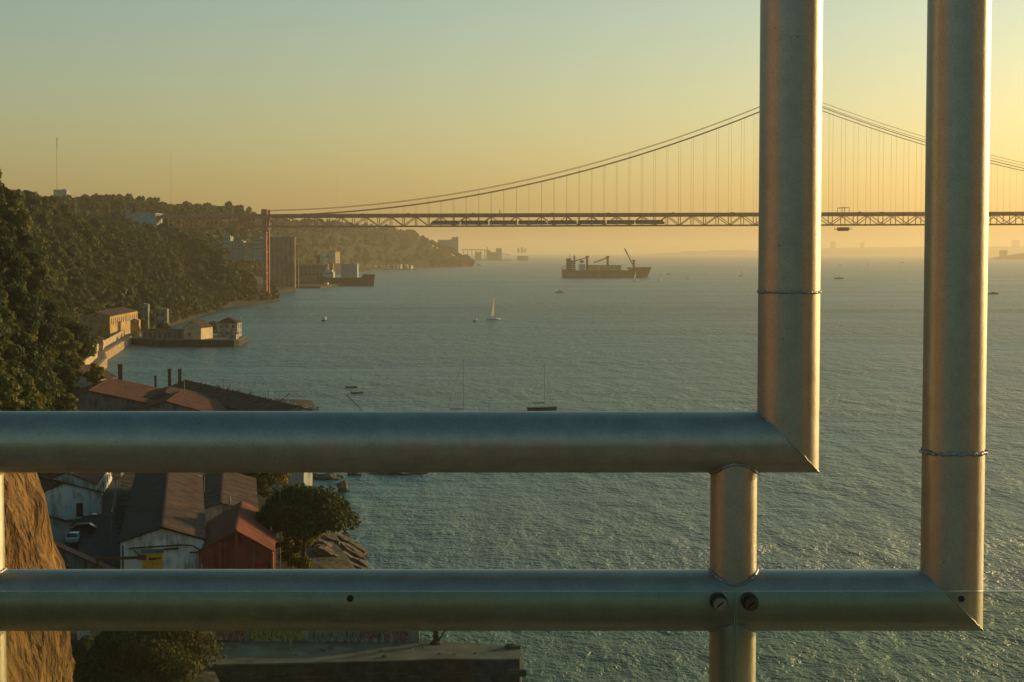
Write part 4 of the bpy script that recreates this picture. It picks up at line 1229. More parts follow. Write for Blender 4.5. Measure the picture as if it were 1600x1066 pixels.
def letters(x0, x1, h, n, m, seed, nm):
    """rounded bubble letters in a row: outline and fill"""
    rn = random.Random(seed); fi, ou = MB(), MB(); w = (x1 - x0) / n; yy = a.y - .012
    for k in range(n):
        cx = x0 + w * (k + .5); cz = 3.15 + h / 2 + rn.uniform(-.06, .06); pts = []
        ph = rn.uniform(0, 6)
        for q in range(22):
            t = 2 * math.pi * q / 22
            rr = 1 + .20 * math.sin(3 * t + ph) + .12 * math.sin(5 * t + ph * 2)
            pts.append((cx + w * .52 * rr * math.cos(t), cz + h * .5 * min(1.1, rr) * math.sin(t)))
        y1 = a.y + (b.y - a.y) * (cx - a.x) / (b.x - a.x) - .012 - k * .0006
        fi.extrude([(p[0], y1, p[1]) for p in pts], (0, .006, 0))
        ou.extrude([(cx + (p[0] - cx) * 1.13, y1 + .007, cz + (p[1] - cz) * 1.12) for p in pts], (0, .004, 0))
        for q in range(2):
            t = rn.uniform(0, 6.28); ou.bar((cx, y1 - .004, cz + rn.uniform(-.3, .3) * h), (cx + w * .3 * math.cos(t), y1 - .004, cz + h * .3 * math.sin(t)), .01, .09)
    fi.build(nm, m, gw); ou.build('spray_outline', BK, gw)
xx = lambda px: a.x + (b.x - a.x) * (px - 318) / 337
letters(xx(572), xx(640), 1.75, 5, PK, 1, 'pink_graffiti'); letters(xx(535), xx(570), 1.6, 3, GY, 2, 'grey_graffiti')
letters(xx(392), xx(475), 1.35, 6, YL_, 3, 'yellow_graffiti'); letters(xx(335), xx(385), 1.2, 5, PK, 4, 'pink_graffiti'); letters(xx(485), xx(532), 1.3, 4, GY, 5, 'grey_graffiti')
for px, py, lb in ((333, 1034, 'thin iron stake on the quay nearest the large bush'), (454, 1023, 'thin iron stake in the middle of the quay'), (571, 1023, 'thin iron stake on the quay before the pink graffiti')):
    p = gp(px, py, 3.05); mast(lb, p.x, p.y, 3.05, 2.9, .035, name='iron_stake', cat='stake', group='iron stakes on the quay')
p = gp(681, 1006, 3.05); t = thing('mooring_crane', 'rusty broken mooring post with a slanting strut standing on the quay', 'mooring post', (p.x, p.y, 3.05))
g = MB(); g.tube((0, 0, 0), (.05, 0, 3.0), .34, .26, 10); g.tube((0, 0, 0), (0, 0, .3), .7, .5, 10)
for k in range(9): g.tube((.05, 0, .5 + k * .28), (-.45 if k % 2 else .4, -.1, .6 + k * .28), .06, seg=5)
RU = mat('rusty_iron', (.06, .035, .022), .85, scale=4, var=.5); g.build('post', RU, t)
g = MB(); g.bar((.25, 0, .3), (1.5, 0, 2.2), .16, .16); g.build('strut', RU, t)
g = MB(); p = gp(801, 1013, 3.06); t = thing('quay_slab', 'small dark slab lying at the outer end of the quay', 'slab', (p.x, p.y, 3.06)); g.box((0, 0, .15), (1.7, .8, .3)); g.box((-.3, .2, .35), (.7, .3, .1)); g.build('slab', DARKST, t)

# -- roofs above the upper rail
def gpt(px, py, z): p = gp(px, py, z); return (p.x, p.y)
c = gpt(207, 592, 12.2)
house('factory_hall', 'wide red roofed hall with a square chimney at its peak, left of the twin chimneys', 'hall', (c[0] - .5, c[1] - 20, 0), R(6), 27, 40, 4.6, 8.3, GREYD, TRED, over=.5, off=-3, wins=[('-y', -5 + 4 * k, 1.5, 1.2, 1.4) for k in range(4)])
c2 = gpt(272, 604, 10.5)
house('low_hall', 'grey brown hall with two tall brick chimneys behind the red roofed hall', 'hall', (c2[0] + 1, c2[1] - 14, 0), R(8), 20, 28, 4.2, 6.9, GREYD, TBRN, over=.4, hip=5)
house('near_red_hall', 'low red roofed shed in front of the hall, just above the rail', 'shed', (gpt(265, 640, 8.0)[0], gpt(265, 640, 8.0)[1] + 6, 0), R(4), 24, 30, 3.2, 6.6, GREYD, TRED, over=.4, wins=[('-y', -4, 1, 1.2, 1.2)])
house('ivy_hut', 'small pale hut under the yellow ivy beside the red hall', 'hut', (gpt(176, 636, 6)[0], gpt(176, 636, 6)[1], 0), R(-20), 6, 8, 3.5, 5.5, GREYW, TBRN, wins=[('-y', 0, 1.2, .9, 1.1)])
BRK = mat('chimney_brick', (.14, .075, .05), .9, scale=3, var=.4)
def chimney(label, px, y0, y1, D, s, group='chimneys above the waterfront roofs', cap=True):
    a_, b_ = at(px, y0, D), at(px, y1, D); t = thing('brick_chimney', label, 'chimney', (a_.x, D, 4.0), R(12), group)
    h = b_.z - 4.0; g = MB(); g.box((0, 0, h / 2), (s, s, h)); g.build('shaft', BRK, t)
    g = MB(); g.box((0, 0, h + .14), (s * 1.3, s * 1.3, .28)); g.box((0, 0, h - .7), (s * 1.15, s * 1.15, .22)); g.build('cap', BRK, t)
chimney('square brick chimney with a pale cap on the red roof, leftmost of the chimneys', 188, 592, 571, 462, 1.15)
chimney('left one of the two tall thin chimneys', 265, 604, 578, 470, .85); chimney('right one of the two tall thin chimneys', 281, 604, 578, 468, .85)
chimney('short thin chimney between the red roof peak and the twin chimneys', 243, 610, 589, 462, .55)
# long waterfront warehouse with ragged ridge
a_, b_ = Vector((-84, 470, 0)), Vector((-44, 392, 0)); d = (b_ - a_).normalized(); rz_ = math.atan2(-d.x, d.y) + math.pi
lw = house('waterfront_warehouse', 'long ruined waterfront warehouse whose ridge drops away to the right', 'warehouse', (a_ + b_) / 2 + Vector((-4.5, -2.5, 0)), rz_, 13, 88, 3.6, 5.9, GREYW, TBRN, over=.3, wins=[('+x', -38 + 7 * k, 1.2, 1.4, 1.2) for k in range(11)])
g = MB(); rr = random.Random(3)
pts_ = [(-.2, -43, 5.8)] + [(-.2, -43 + k * .62, 6.15 + max(0, rr.gauss(0, .3))) for k in range(140)] + [(-.2, 43.2, 5.8)]
g.extrude(pts_, (.4, 0, 0))
g.build('broken_ridge', GREYW, lw)
for i, (px, py, h, D) in enumerate([(288, 628, 5.6, 420), (335, 622, 3.2, 452), (360, 616, 2.6, 430), (350, 610, 3.0, 445)]):
    p = at(px, py, D); mast(['dark ribbed pole in front of the twin chimneys', 'short post standing on the ruined ridge', 'slanting stump on the ruined ridge', 'thin stick on the ruined ridge, between the stumps'][i], p.x, D, p.z - 1.5, h + 1.5, .14, cross=((h * .6, .9), (h * .9, .7)) if i == 0 else (), group='poles over the waterfront roofs')
p = at(197, 636, 430); mast('grey pole with a long cross arm standing before the red hall', p.x, 430, p.z - 2, 9.0, .12, cross=((7.2, 6.5),), group='poles over the waterfront roofs')
# yard at the end of the row: masts, small derrick, tanks, rubble
yard = [(420, 640, 5.6, 'tallest of the thin masts in the boat yard at the end of the roofs'), (430, 640, 2.9, 'short mast left of the derrick in the boat yard'), (450, 638, 3.4, 'mast right of the derrick in the boat yard'), (485, 636, 1.3, 'short post right of the white tank')]
for px, py, h, lb in yard:
    p = gp(px, py + 3, 4); mast(lb, p.x, p.y, 4, h, .17, cross=((h * .8, .8),), name='yard_mast', cat='mast', group='masts in the boat yard')
p = gp(431, 640, 4); t = thing('derrick', 'small derrick with its boom slanting up to the right', 'derrick', (p.x, p.y, 4))
g = MB(); g.bar((0, 0, 1.4), (3.6, .5, 4.2), .16, .16); g.build('boom', RU, t); g = MB(); g.box((0, 0, .8), (.9, .9, 1.6)); g.build('base', RU, t)
p = gp(458, 640, 4)
for i, (dx, s, lb) in enumerate(((0, 1.0, 'round white tank in the boat yard'), (-1.9, .7, 'small brown boiler left of the white tank'), (1.9, .6, 'small dark drum right of the white tank'))):
    t = thing('storage_tank', lb, 'tank', (p.x + dx, p.y, 4), 0, 'tanks in the boat yard')
    g = MB(); g.tube((0, 0, -.3), (0, 0, s * 1.1), s, seg=18); g.sphere((0, 0, s * 1.1), s, 18, 8, sq=(1, 1, .45)); g.build('shell', [WHITE, RU, RU][i], t, smooth=False)
    g = MB(); g.tube((0, 0, s * 1.4), (0, 0, s * 1.9), .12); g.build('valve', RU, t)
rr = random.Random(9)
for i in range(7):
    p = gp(438 + i * 9, 641 + rr.uniform(-1, 2), 3.5); rock(['heap of rubble below the derrick', 'pale rubble block right of the derrick', 'rubble in front of the white tank', 'dark rubble behind the drum', 'flat rubble near the yard end', 'low rubble at the yard end', 'last lump of rubble before the water'][i], (p.x, p.y, 3.6), (rr.uniform(1, 2), 1.2, rr.uniform(.9, 1.5)), 80 + i, 'rubble in the boat yard', name='rubble_block', m=CONC)
# -- white gabled house on the slope and ivy
p = at(126, 600, 470)
house('white_gable_house', 'white gabled house with dark roof among the trees above the rail', 'house', (p.x, 474, 0), R(-14), 11.6, 13, 4.4, 7.6, streaked('clean_white_wall', (.68, .69, .66), (.34, .33, .28)), TBRN, over=.5, z=p.z - 3.0, base=6, chims=[(-3.6, -2, .9, 1.6)], wins=[('+x', 0, 1.6, 1, 1.2)])
p = at(88, 566, 505)
house('terrace_house', 'small stone terrace house with stacked flat roofs behind the white gabled house', 'house', (p.x, 508, 0), R(-10), 9, 8, 3.4, 4.2, GREYW, TRED, over=.3, z=p.z - 3.5, base=8, wins=[('-y', 2, 1.2, .9, 1.1)], chims=[(1.5, 0, .9, 1.4)])
for sd, px, py, D, r, h, m, lb in ((530, 150, 606, 455, 3.2, 6.5, 3, 'golden ivy clad tree right of the white gabled house'), (531, 158, 640, 425, 3.4, 6.0, 3, 'golden bushy tree beside the red hall just above the rail'),
                                   (532, 118, 640, 440, 3.2, 5.0, 0, 'olive tree in front of the white gabled house'), (533, 85, 632, 430, 4.0, 6.0, 0, 'round olive tree left of the white gabled house'),
    (534, 138, 646, 415, 3.0, 4.6, 0, 'low olive tree in front of the golden ivy clad tree'), (535, 105, 652, 395, 3.2, 5.0, 3, 'yellowish tree just above the rail below the white gabled house'), (536, 72, 606, 455, 3.0, 5.5, 1, 'dark tree touching the left corner of the white gabled house'), (537, 165, 650, 408, 2.4, 4.2, 0, 'small olive tree just above the rail beside the red hall')):
    p = at(px, py, D); t = tree_parts(sd, r, h, 1.0, 24, 420, .42, LEAF[m], name='garden_tree', label=lb, cat='tree', tr=.2); t.location = (p.x, D, p.z - .5)

# -- lit sea wall and the far quay
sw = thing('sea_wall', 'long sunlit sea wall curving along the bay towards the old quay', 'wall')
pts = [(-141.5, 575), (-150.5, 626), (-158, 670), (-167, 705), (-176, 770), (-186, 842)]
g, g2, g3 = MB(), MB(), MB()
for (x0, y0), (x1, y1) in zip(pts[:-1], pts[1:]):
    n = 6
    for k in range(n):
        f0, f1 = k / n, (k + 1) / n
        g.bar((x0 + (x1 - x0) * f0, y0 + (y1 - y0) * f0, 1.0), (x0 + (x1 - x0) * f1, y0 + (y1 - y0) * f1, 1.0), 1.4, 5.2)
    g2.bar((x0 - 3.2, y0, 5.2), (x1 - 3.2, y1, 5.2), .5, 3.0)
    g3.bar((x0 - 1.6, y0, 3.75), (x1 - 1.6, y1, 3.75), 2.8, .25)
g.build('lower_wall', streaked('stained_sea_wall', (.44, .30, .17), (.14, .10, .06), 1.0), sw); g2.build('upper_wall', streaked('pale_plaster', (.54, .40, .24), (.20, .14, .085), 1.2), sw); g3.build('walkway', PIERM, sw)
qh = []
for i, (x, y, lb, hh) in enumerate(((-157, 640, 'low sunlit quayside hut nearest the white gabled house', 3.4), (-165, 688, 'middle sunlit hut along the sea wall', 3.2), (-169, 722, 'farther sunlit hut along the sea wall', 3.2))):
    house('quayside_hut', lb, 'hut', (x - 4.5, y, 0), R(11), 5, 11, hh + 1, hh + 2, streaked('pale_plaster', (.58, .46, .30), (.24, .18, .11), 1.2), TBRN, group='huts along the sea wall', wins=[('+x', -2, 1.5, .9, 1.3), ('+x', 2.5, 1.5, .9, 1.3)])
house('long_lodge', 'long ochre building with a row of tall windows lit by the sun', 'building', (-199, 855, 0), R(2.5), 14, 76, 5.6, 7.4, OCHRE, TBRN, over=.5, z=8.6,
      wins=[('+x', -34 + 5.2 * k, 1.6, 1.3, 2.6) for k in range(14)], frame=HF, base=5, chims=[(-2, -20, 1, 1.5), (-1, 12, 1, 1.2)])
house('lodge_annex', 'grey gabled house behind the long lit building', 'house', (-216, 830, 0), R(2), 9, 12, 10, 13.6, GREYW, TBRN, z=7, base=5, chims=[(-3, -4, .9, 1.2)])
house('ruin_tower', 'pale broken tower right of the long lit building', 'ruin', (-197, 925, 0), R(4), 5, 7, 11.5, 11.8, GREYD, GREYD, over=0, z=5, base=5, wins=[('-y', -1, 3, 1.1, 1.8), ('-y', 1.3, 3, 1.1, 1.8), ('-y', -1, 8, 1.1, 1.8), ('-y', 1.3, 8, 1.1, 1.8)])
house('ruin_block', 'grey roofless block between the tower and the trees', 'ruin', (-189.5, 935, 0), R(2), 6.5, 7, 9.5, 9.8, GREYD, GREYD, over=0, z=4, base=5, wins=[('-y', -1.8, 2, 1.1, 1.8), ('-y', 1, 2, 1.1, 1.8), ('-y', -1.8, 6, 1.1, 1.8), ('-y', 1, 6, 1.1, 1.8)])
house('sluice_tower', 'narrow sunlit tower at the corner where sea wall meets the old quay', 'tower', (-184.5, 846, 0), R(5), 4.2, 6, 8.0, 9.0, OCHRE, OCHRE, over=.1, z=3, base=4)
# old quay jutting into the bay
oq = thing('old_quay', 'old stone quay jutting into the bay with buildings on it', 'quay')
Q = [(-187, 838), (-172, 822), (-164, 816), (-131, 812), (-129, 816), (-131, 855), (-160, 860), (-190, 862)]
g = MB(); g.prism(Q, -4, 2.9); g.build('stone_body', DARKST, oq)
g = MB(); g.prism(Q, 2.92, 3.2); g.build('quay_top', PIERM, oq)
g = MB()
for k in range(17): p = Vector((-171 + k * 2.5, 821 - k * .55, 0)); g.tube((p.x, p.y, -2), (p.x, p.y, 3.0), .45, seg=7)
g.build('fender_post', DARKST, oq)
ar = thing('arcade', 'long low arcaded building along the old quay', 'building', (-163, 829, 3.2), R(-9))
g = MB(); g.box((0, 2.2, 2.0), (30, 4.0, 4.0)); g.build('back_wall', GREYW, ar)
g = MB()
for k in range(13): g.box((-15 + 2.5 * k, -.3, 1.5), (.55, .5, 3.0))
g.box((0, -.3, 3.35), (30.8, .6, .8)); g.build('arcade_front', CONC, ar)
g = MB(); g.box((0, 1.5, 4.15), (31.5, 5.4, .3)); g.build('roof', TBRN, ar)
for k in range(12): g = MB(); g.box((-13.75 + 2.5 * k, .17, 1.4), (1.3, .1, 2.2)); g.build('window', GLS, ar)
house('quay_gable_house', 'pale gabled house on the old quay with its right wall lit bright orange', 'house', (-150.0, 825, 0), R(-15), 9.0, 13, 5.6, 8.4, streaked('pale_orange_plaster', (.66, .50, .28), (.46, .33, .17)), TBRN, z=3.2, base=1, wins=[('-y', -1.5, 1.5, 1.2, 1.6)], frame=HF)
house('quay_end_house', 'two storey white house at the outer end of the old quay', 'house', (-138.5, 846, 0), R(-3), 10, 10, 7.0, 9.6, GREYW, TBRN, z=3.2, base=1, hip=3,
      wins=[('-y', u, z_, 1.1, 1.6) for u in (-3, 0, 3) for z_ in (1.2, 4.4)] + [('+x', u, z_, 1.1, 1.6) for u in (-2.5, 2.5) for z_ in (1.2, 4.4)], frame=HF)
house('quay_kiosk', 'little red roofed porch at the very tip of the old quay', 'kiosk', (-132.6, 822, 0), R(-5), 3.6, 5, 2.6, 3.8, GREYW, TRED, z=3.2, base=1, wins=[('-y', 0, .8, 1.2, 1.1)])
g = MB()
for sd, x, y, lb in ((540, -153, 850, 'tree behind the gabled house on the quay'), (541, -172, 852, 'tree behind the arcade'), (542, -150, 862, 'tree behind the white end house')):
    t = tree_parts(sd, 4.5, 6, 1.4, 20, 160, .9, LEAF[1], name='quay_tree', label='dark ' + lb, cat='tree', tr=.25, group='trees behind the old quay'); t.location = (x, y, 2.5)
# old quay backland
g = MB(); g.prism([(-190, 850), (-131, 850), (-133, 862), (-160, 880), (-185, 930), (-215, 935)], -4, 2.6); tag(g.build('quay_ground', PIERM), 'rough ground behind the old quay', kind='structure')

# -- buildings beyond the bridge
def block(name, label, px0, px1, py0, py1, D, m, dep=20, cat='building', floors=3, bays=4, group=None, rz=0, win=True):
    a_, b_ = at(px0, py1, D), at(px1, py0, D); w = b_.x - a_.x; h = b_.z - a_.z
    t = thing(name, label, cat, ((a_.x + b_.x) / 2, D + dep / 2, a_.z), rz, group)
    g = MB(); g.box((0, 0, h / 2 - 5), (w, dep, h + 10)); g.build('wall', m, t)
    g = MB(); g.box((0, 0, h + .25), (w * 1.02, dep * 1.02, .5)); g.box((w * .2, 0, h + 1), (w * .2, dep * .3, 1.2)); g.build('roof', CONC, t)
    if win:
        for i in range(floors):
            for k in range(bays): g = MB(); g.box((-w / 2 + w * (k + .5) / bays, -dep / 2 - .05, h * (i + .55) / floors), (w / bays * .36, .2, h / floors * .3)); g.build('window', GLS, t)
    return t
GREENISH = mat('dim_green_render', (.30, .33, .27), .9)
block('hillside_block', 'leftmost pale block under the bridge deck', 348, 360, 370, 392, 1900, GREENISH, group='pale blocks under the bridge deck')
block('hillside_block', 'long low pale block under the bridge deck', 361, 380, 377, 392, 1905, GREENISH, group='pale blocks under the bridge deck')
block('hillside_block', 'middle pale block under the bridge deck', 381, 394, 380, 393, 1900, CREAM, group='pale blocks under the bridge deck', bays=3)
block('hillside_block', 'pale block just left of the bridge pier', 395, 411, 373, 392, 1895, GREENISH, group='pale blocks under the bridge deck')
block('hilltop_tower', 'grey apartment tower on the skyline behind the trees', 84, 104, 297, 330, 2300, mat('grey_tower', (.34, .33, .31), .9), floors=8, bays=5, cat='tower block', dep=16)
block('headland_block', 'square grey silo building on the far headland', 684, 713, 375, 392, 5400, CONC, dep=40, floors=2, bays=6, win=False)
block('headland_tower', 'stair tower at the right end of the headland silo', 706, 716, 371, 392, 5380, CONC, dep=18, win=False)
si = thing('silo_row', 'tall reddish concrete silo block right of the bridge pier', 'silo')
SIL = mat('reddish_concrete', (.32, .21, .125), .9, scale=.08, var=.3)
g = MB()
for k in range(6):
    p = at(422 + k * 7.2, 440, 2010); g.tube((p.x, 2010, 2), (p.x, 2010, at(430, 372, 2010).z), 3.1, seg=16)
g.build('silo_tubes', SIL, si)
g = MB(); p0_, p1_ = at(418, 371, 2010), at(463, 371, 2010); g.box(((p0_.x + p1_.x) / 2, 2012, p0_.z - .5), (p1_.x - p0_.x - 3, 6, 2.4)); g.build('top_gallery', SIL, si)
p = at(466, 430, 2000); mast('tall slim chimney pipe right of the silo block', p.x, 2000, 3, 40, .7, name='chimney_pipe', cat='chimney')
# dock with buildings
dk_ = thing('dock', 'stone dock beside the moored ship below the wooded hill', 'dock')
g = MB(); g.prism([(-262, 2090), (-232, 2090), (-222, 2260), (-222, 2500), (-300, 2500), (-300, 2100)], -4, 2.6); g.build('stone_body', DARKST, dk_)
block('dock_building', 'brown works building with sunlit upper windows on the dock', 494, 520, 399, 434, 2330, mat('brown_brick', (.20, .13, .08), .9, scale=.3), dep=14, floors=4, bays=5)
block('dock_shed', 'long low shed with sunlit windows left of the works building', 462, 512, 414, 434, 2300, MATS['brown_brick'], dep=14, floors=2, bays=8)
LIT = OCHRE
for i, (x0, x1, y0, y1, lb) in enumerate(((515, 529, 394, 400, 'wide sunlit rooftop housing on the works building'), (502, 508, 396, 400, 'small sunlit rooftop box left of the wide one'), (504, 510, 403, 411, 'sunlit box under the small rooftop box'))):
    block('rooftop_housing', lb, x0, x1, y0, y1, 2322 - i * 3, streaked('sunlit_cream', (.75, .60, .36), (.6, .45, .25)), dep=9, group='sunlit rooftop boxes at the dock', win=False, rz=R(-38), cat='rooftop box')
block('white_hangar', 'pale blue grey hangar behind the moored ship', 533, 558, 413, 433, 2420, BLUE, dep=25, win=False)
# waterfront beyond
rr = random.Random(12)
for i in range(16):
    px = 562 + i * 5.2 + rr.uniform(-1, 1); h = rr.uniform(2.0, 4.6)
    block('shore_hut', ['small cream waterfront house', 'small ochre waterfront shed', 'low grey waterfront shed', 'small white waterfront house'][i % 4] + (' in the row at the foot of the far wood'), px, px + rr.uniform(2.5, 5), 419 - h - (i * .10), 419.5 - i * .12, 4190 + rr.uniform(-10, 40), [CREAM, OCHRE, GREYW, WHITE][i % 4], dep=12, group='small houses along the far waterfront', floors=1, bays=2, rz=R(rr.uniform(-30, 10)))
g = MB(); g.prism([(-372, 4150), (-300, 4165), (-230, 4200), (-230, 4290), (-372, 4290)], -4, 2.2); tag(g.build('far_waterfront_ground', PIERM), 'flat ground of the far waterfront', kind='structure')
# port installations far away
pt = thing('grain_terminal', 'hazy grain terminal with conveyor bridge and silos beyond the headland', 'port terminal')
IND = mat('industrial_grey', (.22, .19, .15), .9, scale=.02)
def P3(px, py, D=8200): return at(px, py, D)
g = MB()
a0, a1 = P3(722, 390), P3(762, 391); g.bar(a0, a1, 8, 4.0)
for k in range(6): p = a0.lerp(a1, (k + .3) / 6); g.bar((p.x, p.y, 0), (p.x, p.y, p.z), 3, 3) if False else g.tube((p.x, p.y, 0), (p.x, p.y, p.z), 1.6, seg=6)
g.build('conveyor_bridge', IND, pt)
g = MB()
for x0, x1, y0 in ((760, 766, 391), (766, 776, 394), (775, 784, 388)):
    p, q_ = P3(x0, y0), P3(x1, y0); g.box(((p.x + q_.x) / 2, 8200, p.z / 2), (q_.x - p.x, 30, p.z))
p = P3(762, 388); g.tube((p.x, 8200, 0), (p.x, 8200, p.z + 6), 2, seg=6); g.build('terminal_block', IND, pt)
g = MB()
for x in (745, 750): p = P3(x, 394); g.tube((p.x, 8150, 0), (p.x, 8150, p.z), 8, seg=14)
g.bar(P3(780, 396), P3(797, 398.5), 6, 3); g.build('storage_silo', IND, pt)
g = MB(); q0, q1 = P3(735, 400), P3(800, 400); g.box(((q0.x + q1.x) / 2, 8240, 2), (q1.x - q0.x, 160, 6)); g.build('terminal_quay', IND, pt)
pc = thing('ship_loader', 'hazy dark ship loader cluster standing alone in the water right of the terminal', 'ship loader')
g = MB(); q0, q1 = P3(808, 400), P3(825, 400); g.box(((q0.x + q1.x) / 2, 8200, 9), (q1.x - q0.x, 40, 26)); g.build('hull', IND, pc)
g = MB(); rr = random.Random(2)
for k in range(11):
    p, q_ = P3(809 + k * 1.2, 395), P3(807 + k * 1.5 + rr.uniform(-2, 2), 386 + abs(k - 5) * .6); g.bar(p, q_, 2.2, 2.2)
g.build('crane_frame', IND, pc)
# radio masts on the hills
for i, (px, y0, y1, D, lb) in enumerate(((89.5, 330, 215, 2000, 'very tall thin radio mast rising from the wood beside the apartment tower'), (268, 345, 242, 2600, 'faint thin radio mast above the hill left of the bridge'), (527, 350, 265, 3900, 'barely visible thin mast above the bridge cable'))):
    b0, b1 = at(px, y0, D), at(px, y1, D); t = thing('radio_mast', lb, 'mast', (b0.x, D, b0.z - 15), 0, 'radio masts on the hills')
    g = MB(); g.tube((0, 0, 0), (0, 0, b1.z - b0.z + 15), .2 if i == 0 else .15, seg=5); g.build('shaft', RED, t)
    if i == 0:
        g = MB()
        for k in range(5): g.box((.9, 0, b1.z - b0.z + 14 - k * 2.4), (1.6, .5, .6))
        g.build('antenna', RED, t)
p = at(118.5, 330, 1100); mast('pale lamp pole standing in the wood below the tower block', p.x, 1100, ground_z(p.x, 1100), at(118.5, 306, 1100).z - ground_z(p.x, 1100), .22, name='flood_light_pole', cat='pole')
# low islet with a small tower at the right edge
isl = thing('river_fort', 'hazy low fort with a square tower on the water at the right edge', 'fort')
D = 9500; g = MB(); q0, q1 = at(1553, 404, D), at(1640, 404, D)
g.extrude([(q0.x, D, -2), (q1.x, D, -2), (q1.x, D, 34), (q0.x + 180, D, 34), (q0.x + 110, D, 22), (q0.x + 30, D, 10)], (0, 120, 0)); g.build('rampart', IND, isl)
q0, q1 = at(1562, 392, D), at(1572, 392, D); g = MB(); g.box(((q0.x + q1.x) / 2, D - 10, 24), (q1.x - q0.x, 34, 52)); g.build('tower', IND, isl)
for i, (px, w, h, lb) in enumerate(((1582, 10, 30, 'square block on the far hills above the fort'), (1298, 7, 18, 'small block on the far hills right of the left pipe'), (1345, 5, 12, 'low block on the far hills between the two pipes'))):
    D = 20900; q0 = at(px, 384, D); q1 = at(px + w, 384, D); t = thing('far_block', 'hazy ' + lb, 'building', ((q0.x + q1.x) / 2, D, 95 + h * .5)); g = MB(); g.box((0, 0, 0), (q1.x - q0.x, 60, h * 2 + 70)); g.box((10, 0, h + 38), ((q1.x - q0.x) * .4, 40, 8)); g.build('tower_walls', IND, t)

# loose stones and debris on the foreground quay and shore
rr = random.Random(31)
for i in range(16):
    p = gp(rr.uniform(360, 800), rr.uniform(1010, 1028), 3.05); sz = rr.uniform(.12, .32)
    rock('small loose stone lying on the top of the foreground quay', (p.x, p.y, 3.05 + sz * .3), (sz * 1.4, sz, sz * .7), 200 + i, 'loose stones on the foreground quay', name='loose_stone')
for i in range(14):
    p = gp(rr.uniform(560, 806), 1063 + rr.uniform(-6, 6), 0); sz = rr.uniform(.5, 1.0)
    rock('dark wet stone at the foot of the foreground quay', (p.x, p.y, .1), (sz * 1.3, sz, sz * .6), 240 + i, 'wet stones at the foot of the quay', name='wet_stone', m=DARKST)
# overhead wires of the street
WIRE = mat('black_wire', (.12, .12, .11), .6)
def wire(label, a, b, sag, r=.035):
    a, b = Vector(a), Vector(b); g = MB(); pts = []
    for k in range(13):
        f = k / 12; p = a.lerp(b, f); p.z -= sag * 4 * f * (1 - f); pts.append(p)
    g.path(pts, r, 4); tag(g.build('overhead_wire', WIRE), label, 'wire', 'overhead wires above the street')
wire('overhead wire running up the street from the near lamp to the middle lamp', at(174, 800, 222), at(183, 750, 268), .6)
wire('overhead wire slanting down from the warehouse corner towards the parked cars', at(176, 829, 208), at(135, 862, 226), .2)
# gutters of the big warehouse
g = MB()
g.box((4.98, 0, 6.25), (.16, 94, .14))
g.box((-5.02, 0, 6.27), (.16, 96, .14)); g.build('gutter', MATS['dark_pipe'], wh)

# tufts of scrub rooted in the rock cliff
for i, (px, py, D, r, lb) in enumerate(((98, 1050, 90, .6, 'green tuft at the lower right edge of the cliff'),)):
    p = at(px, py, D); t = tree_parts(700 + i, r, r * 1.2, .1, 10, 160, .12, DRY if i % 2 else LEAF[1], name='scrub_tuft', label=lb, cat='shrub', tr=.03); t.location = (p.x + 0, D, p.z)

rr = random.Random(77)
for i in range(18):
    p = gp(rr.uniform(496, 548), rr.uniform(838, 886), 2); sz = rr.uniform(.4, 1.1)
    rock('brown boulder lying among the tilted layers of the outcrop below the pine', (p.x, p.y, 1.2 + rr.uniform(-.3, 1.0) - max(0, p.x + 27) * .25), (sz * 1.4, sz, sz * .8), 300 + i, 'boulders among the outcrop layers', name='shore_boulder')
# ================================================================ ships and boats
HULLW = mat('hull_white', (.70, .68, .62), .4, scale=1, var=.1); HULLD = mat('hull_dark', (.045, .045, .05), .5, scale=.6, var=.2); SAIL = foliage_mat('sail_cloth', (.80, .76, .64), (.86, .82, .70), .5)
WOODD = mat('teak_deck', (.20, .13, .07), .7, scale=2); ORNG = mat('orange_cover', (.45, .22, .05), .7)
def hull_mesh(L, B, H, draft=.4, rows=12, transom=.7, sheer=.25):
    """pointed bow at +x, transom stern at -x"""
    g = MB(); secs = []
    for i in range(rows + 1):
        u = i / rows; x = -L / 2 + L * u
        wd = B / 2 * (transom + (1 - transom) * min(1, u / .45)) if u < .45 else B / 2 * max(0.02, (1 - ((u - .45) / .55) ** 2.2))
        zt = H * (1 + sheer * (u - .35) ** 2 * 2.2); rake = .06 * L * max(0, u - .8) * 5 * .2
        secs.append([(x + rake, -wd, zt), (x, -wd * .82, zt * .35), (x - rake * .5, -wd * .35, -draft), (x - rake * .5, wd * .35, -draft), (x, wd * .82, zt * .35), (x + rake, wd, zt)])
    vs = [p for s in secs for p in s]; fs = []
    for i in range(rows):
        for k in range(5): fs.append((i * 6 + k, i * 6 + k + 1, (i + 1) * 6 + k + 1, (i + 1) * 6 + k))
        fs.append((i * 6 + 5, i * 6, (i + 1) * 6, (i + 1) * 6 + 5))
    fs += [tuple(range(5, -1, -1)), tuple(range(rows * 6, rows * 6 + 6))]
    g._add(vs, fs); return g
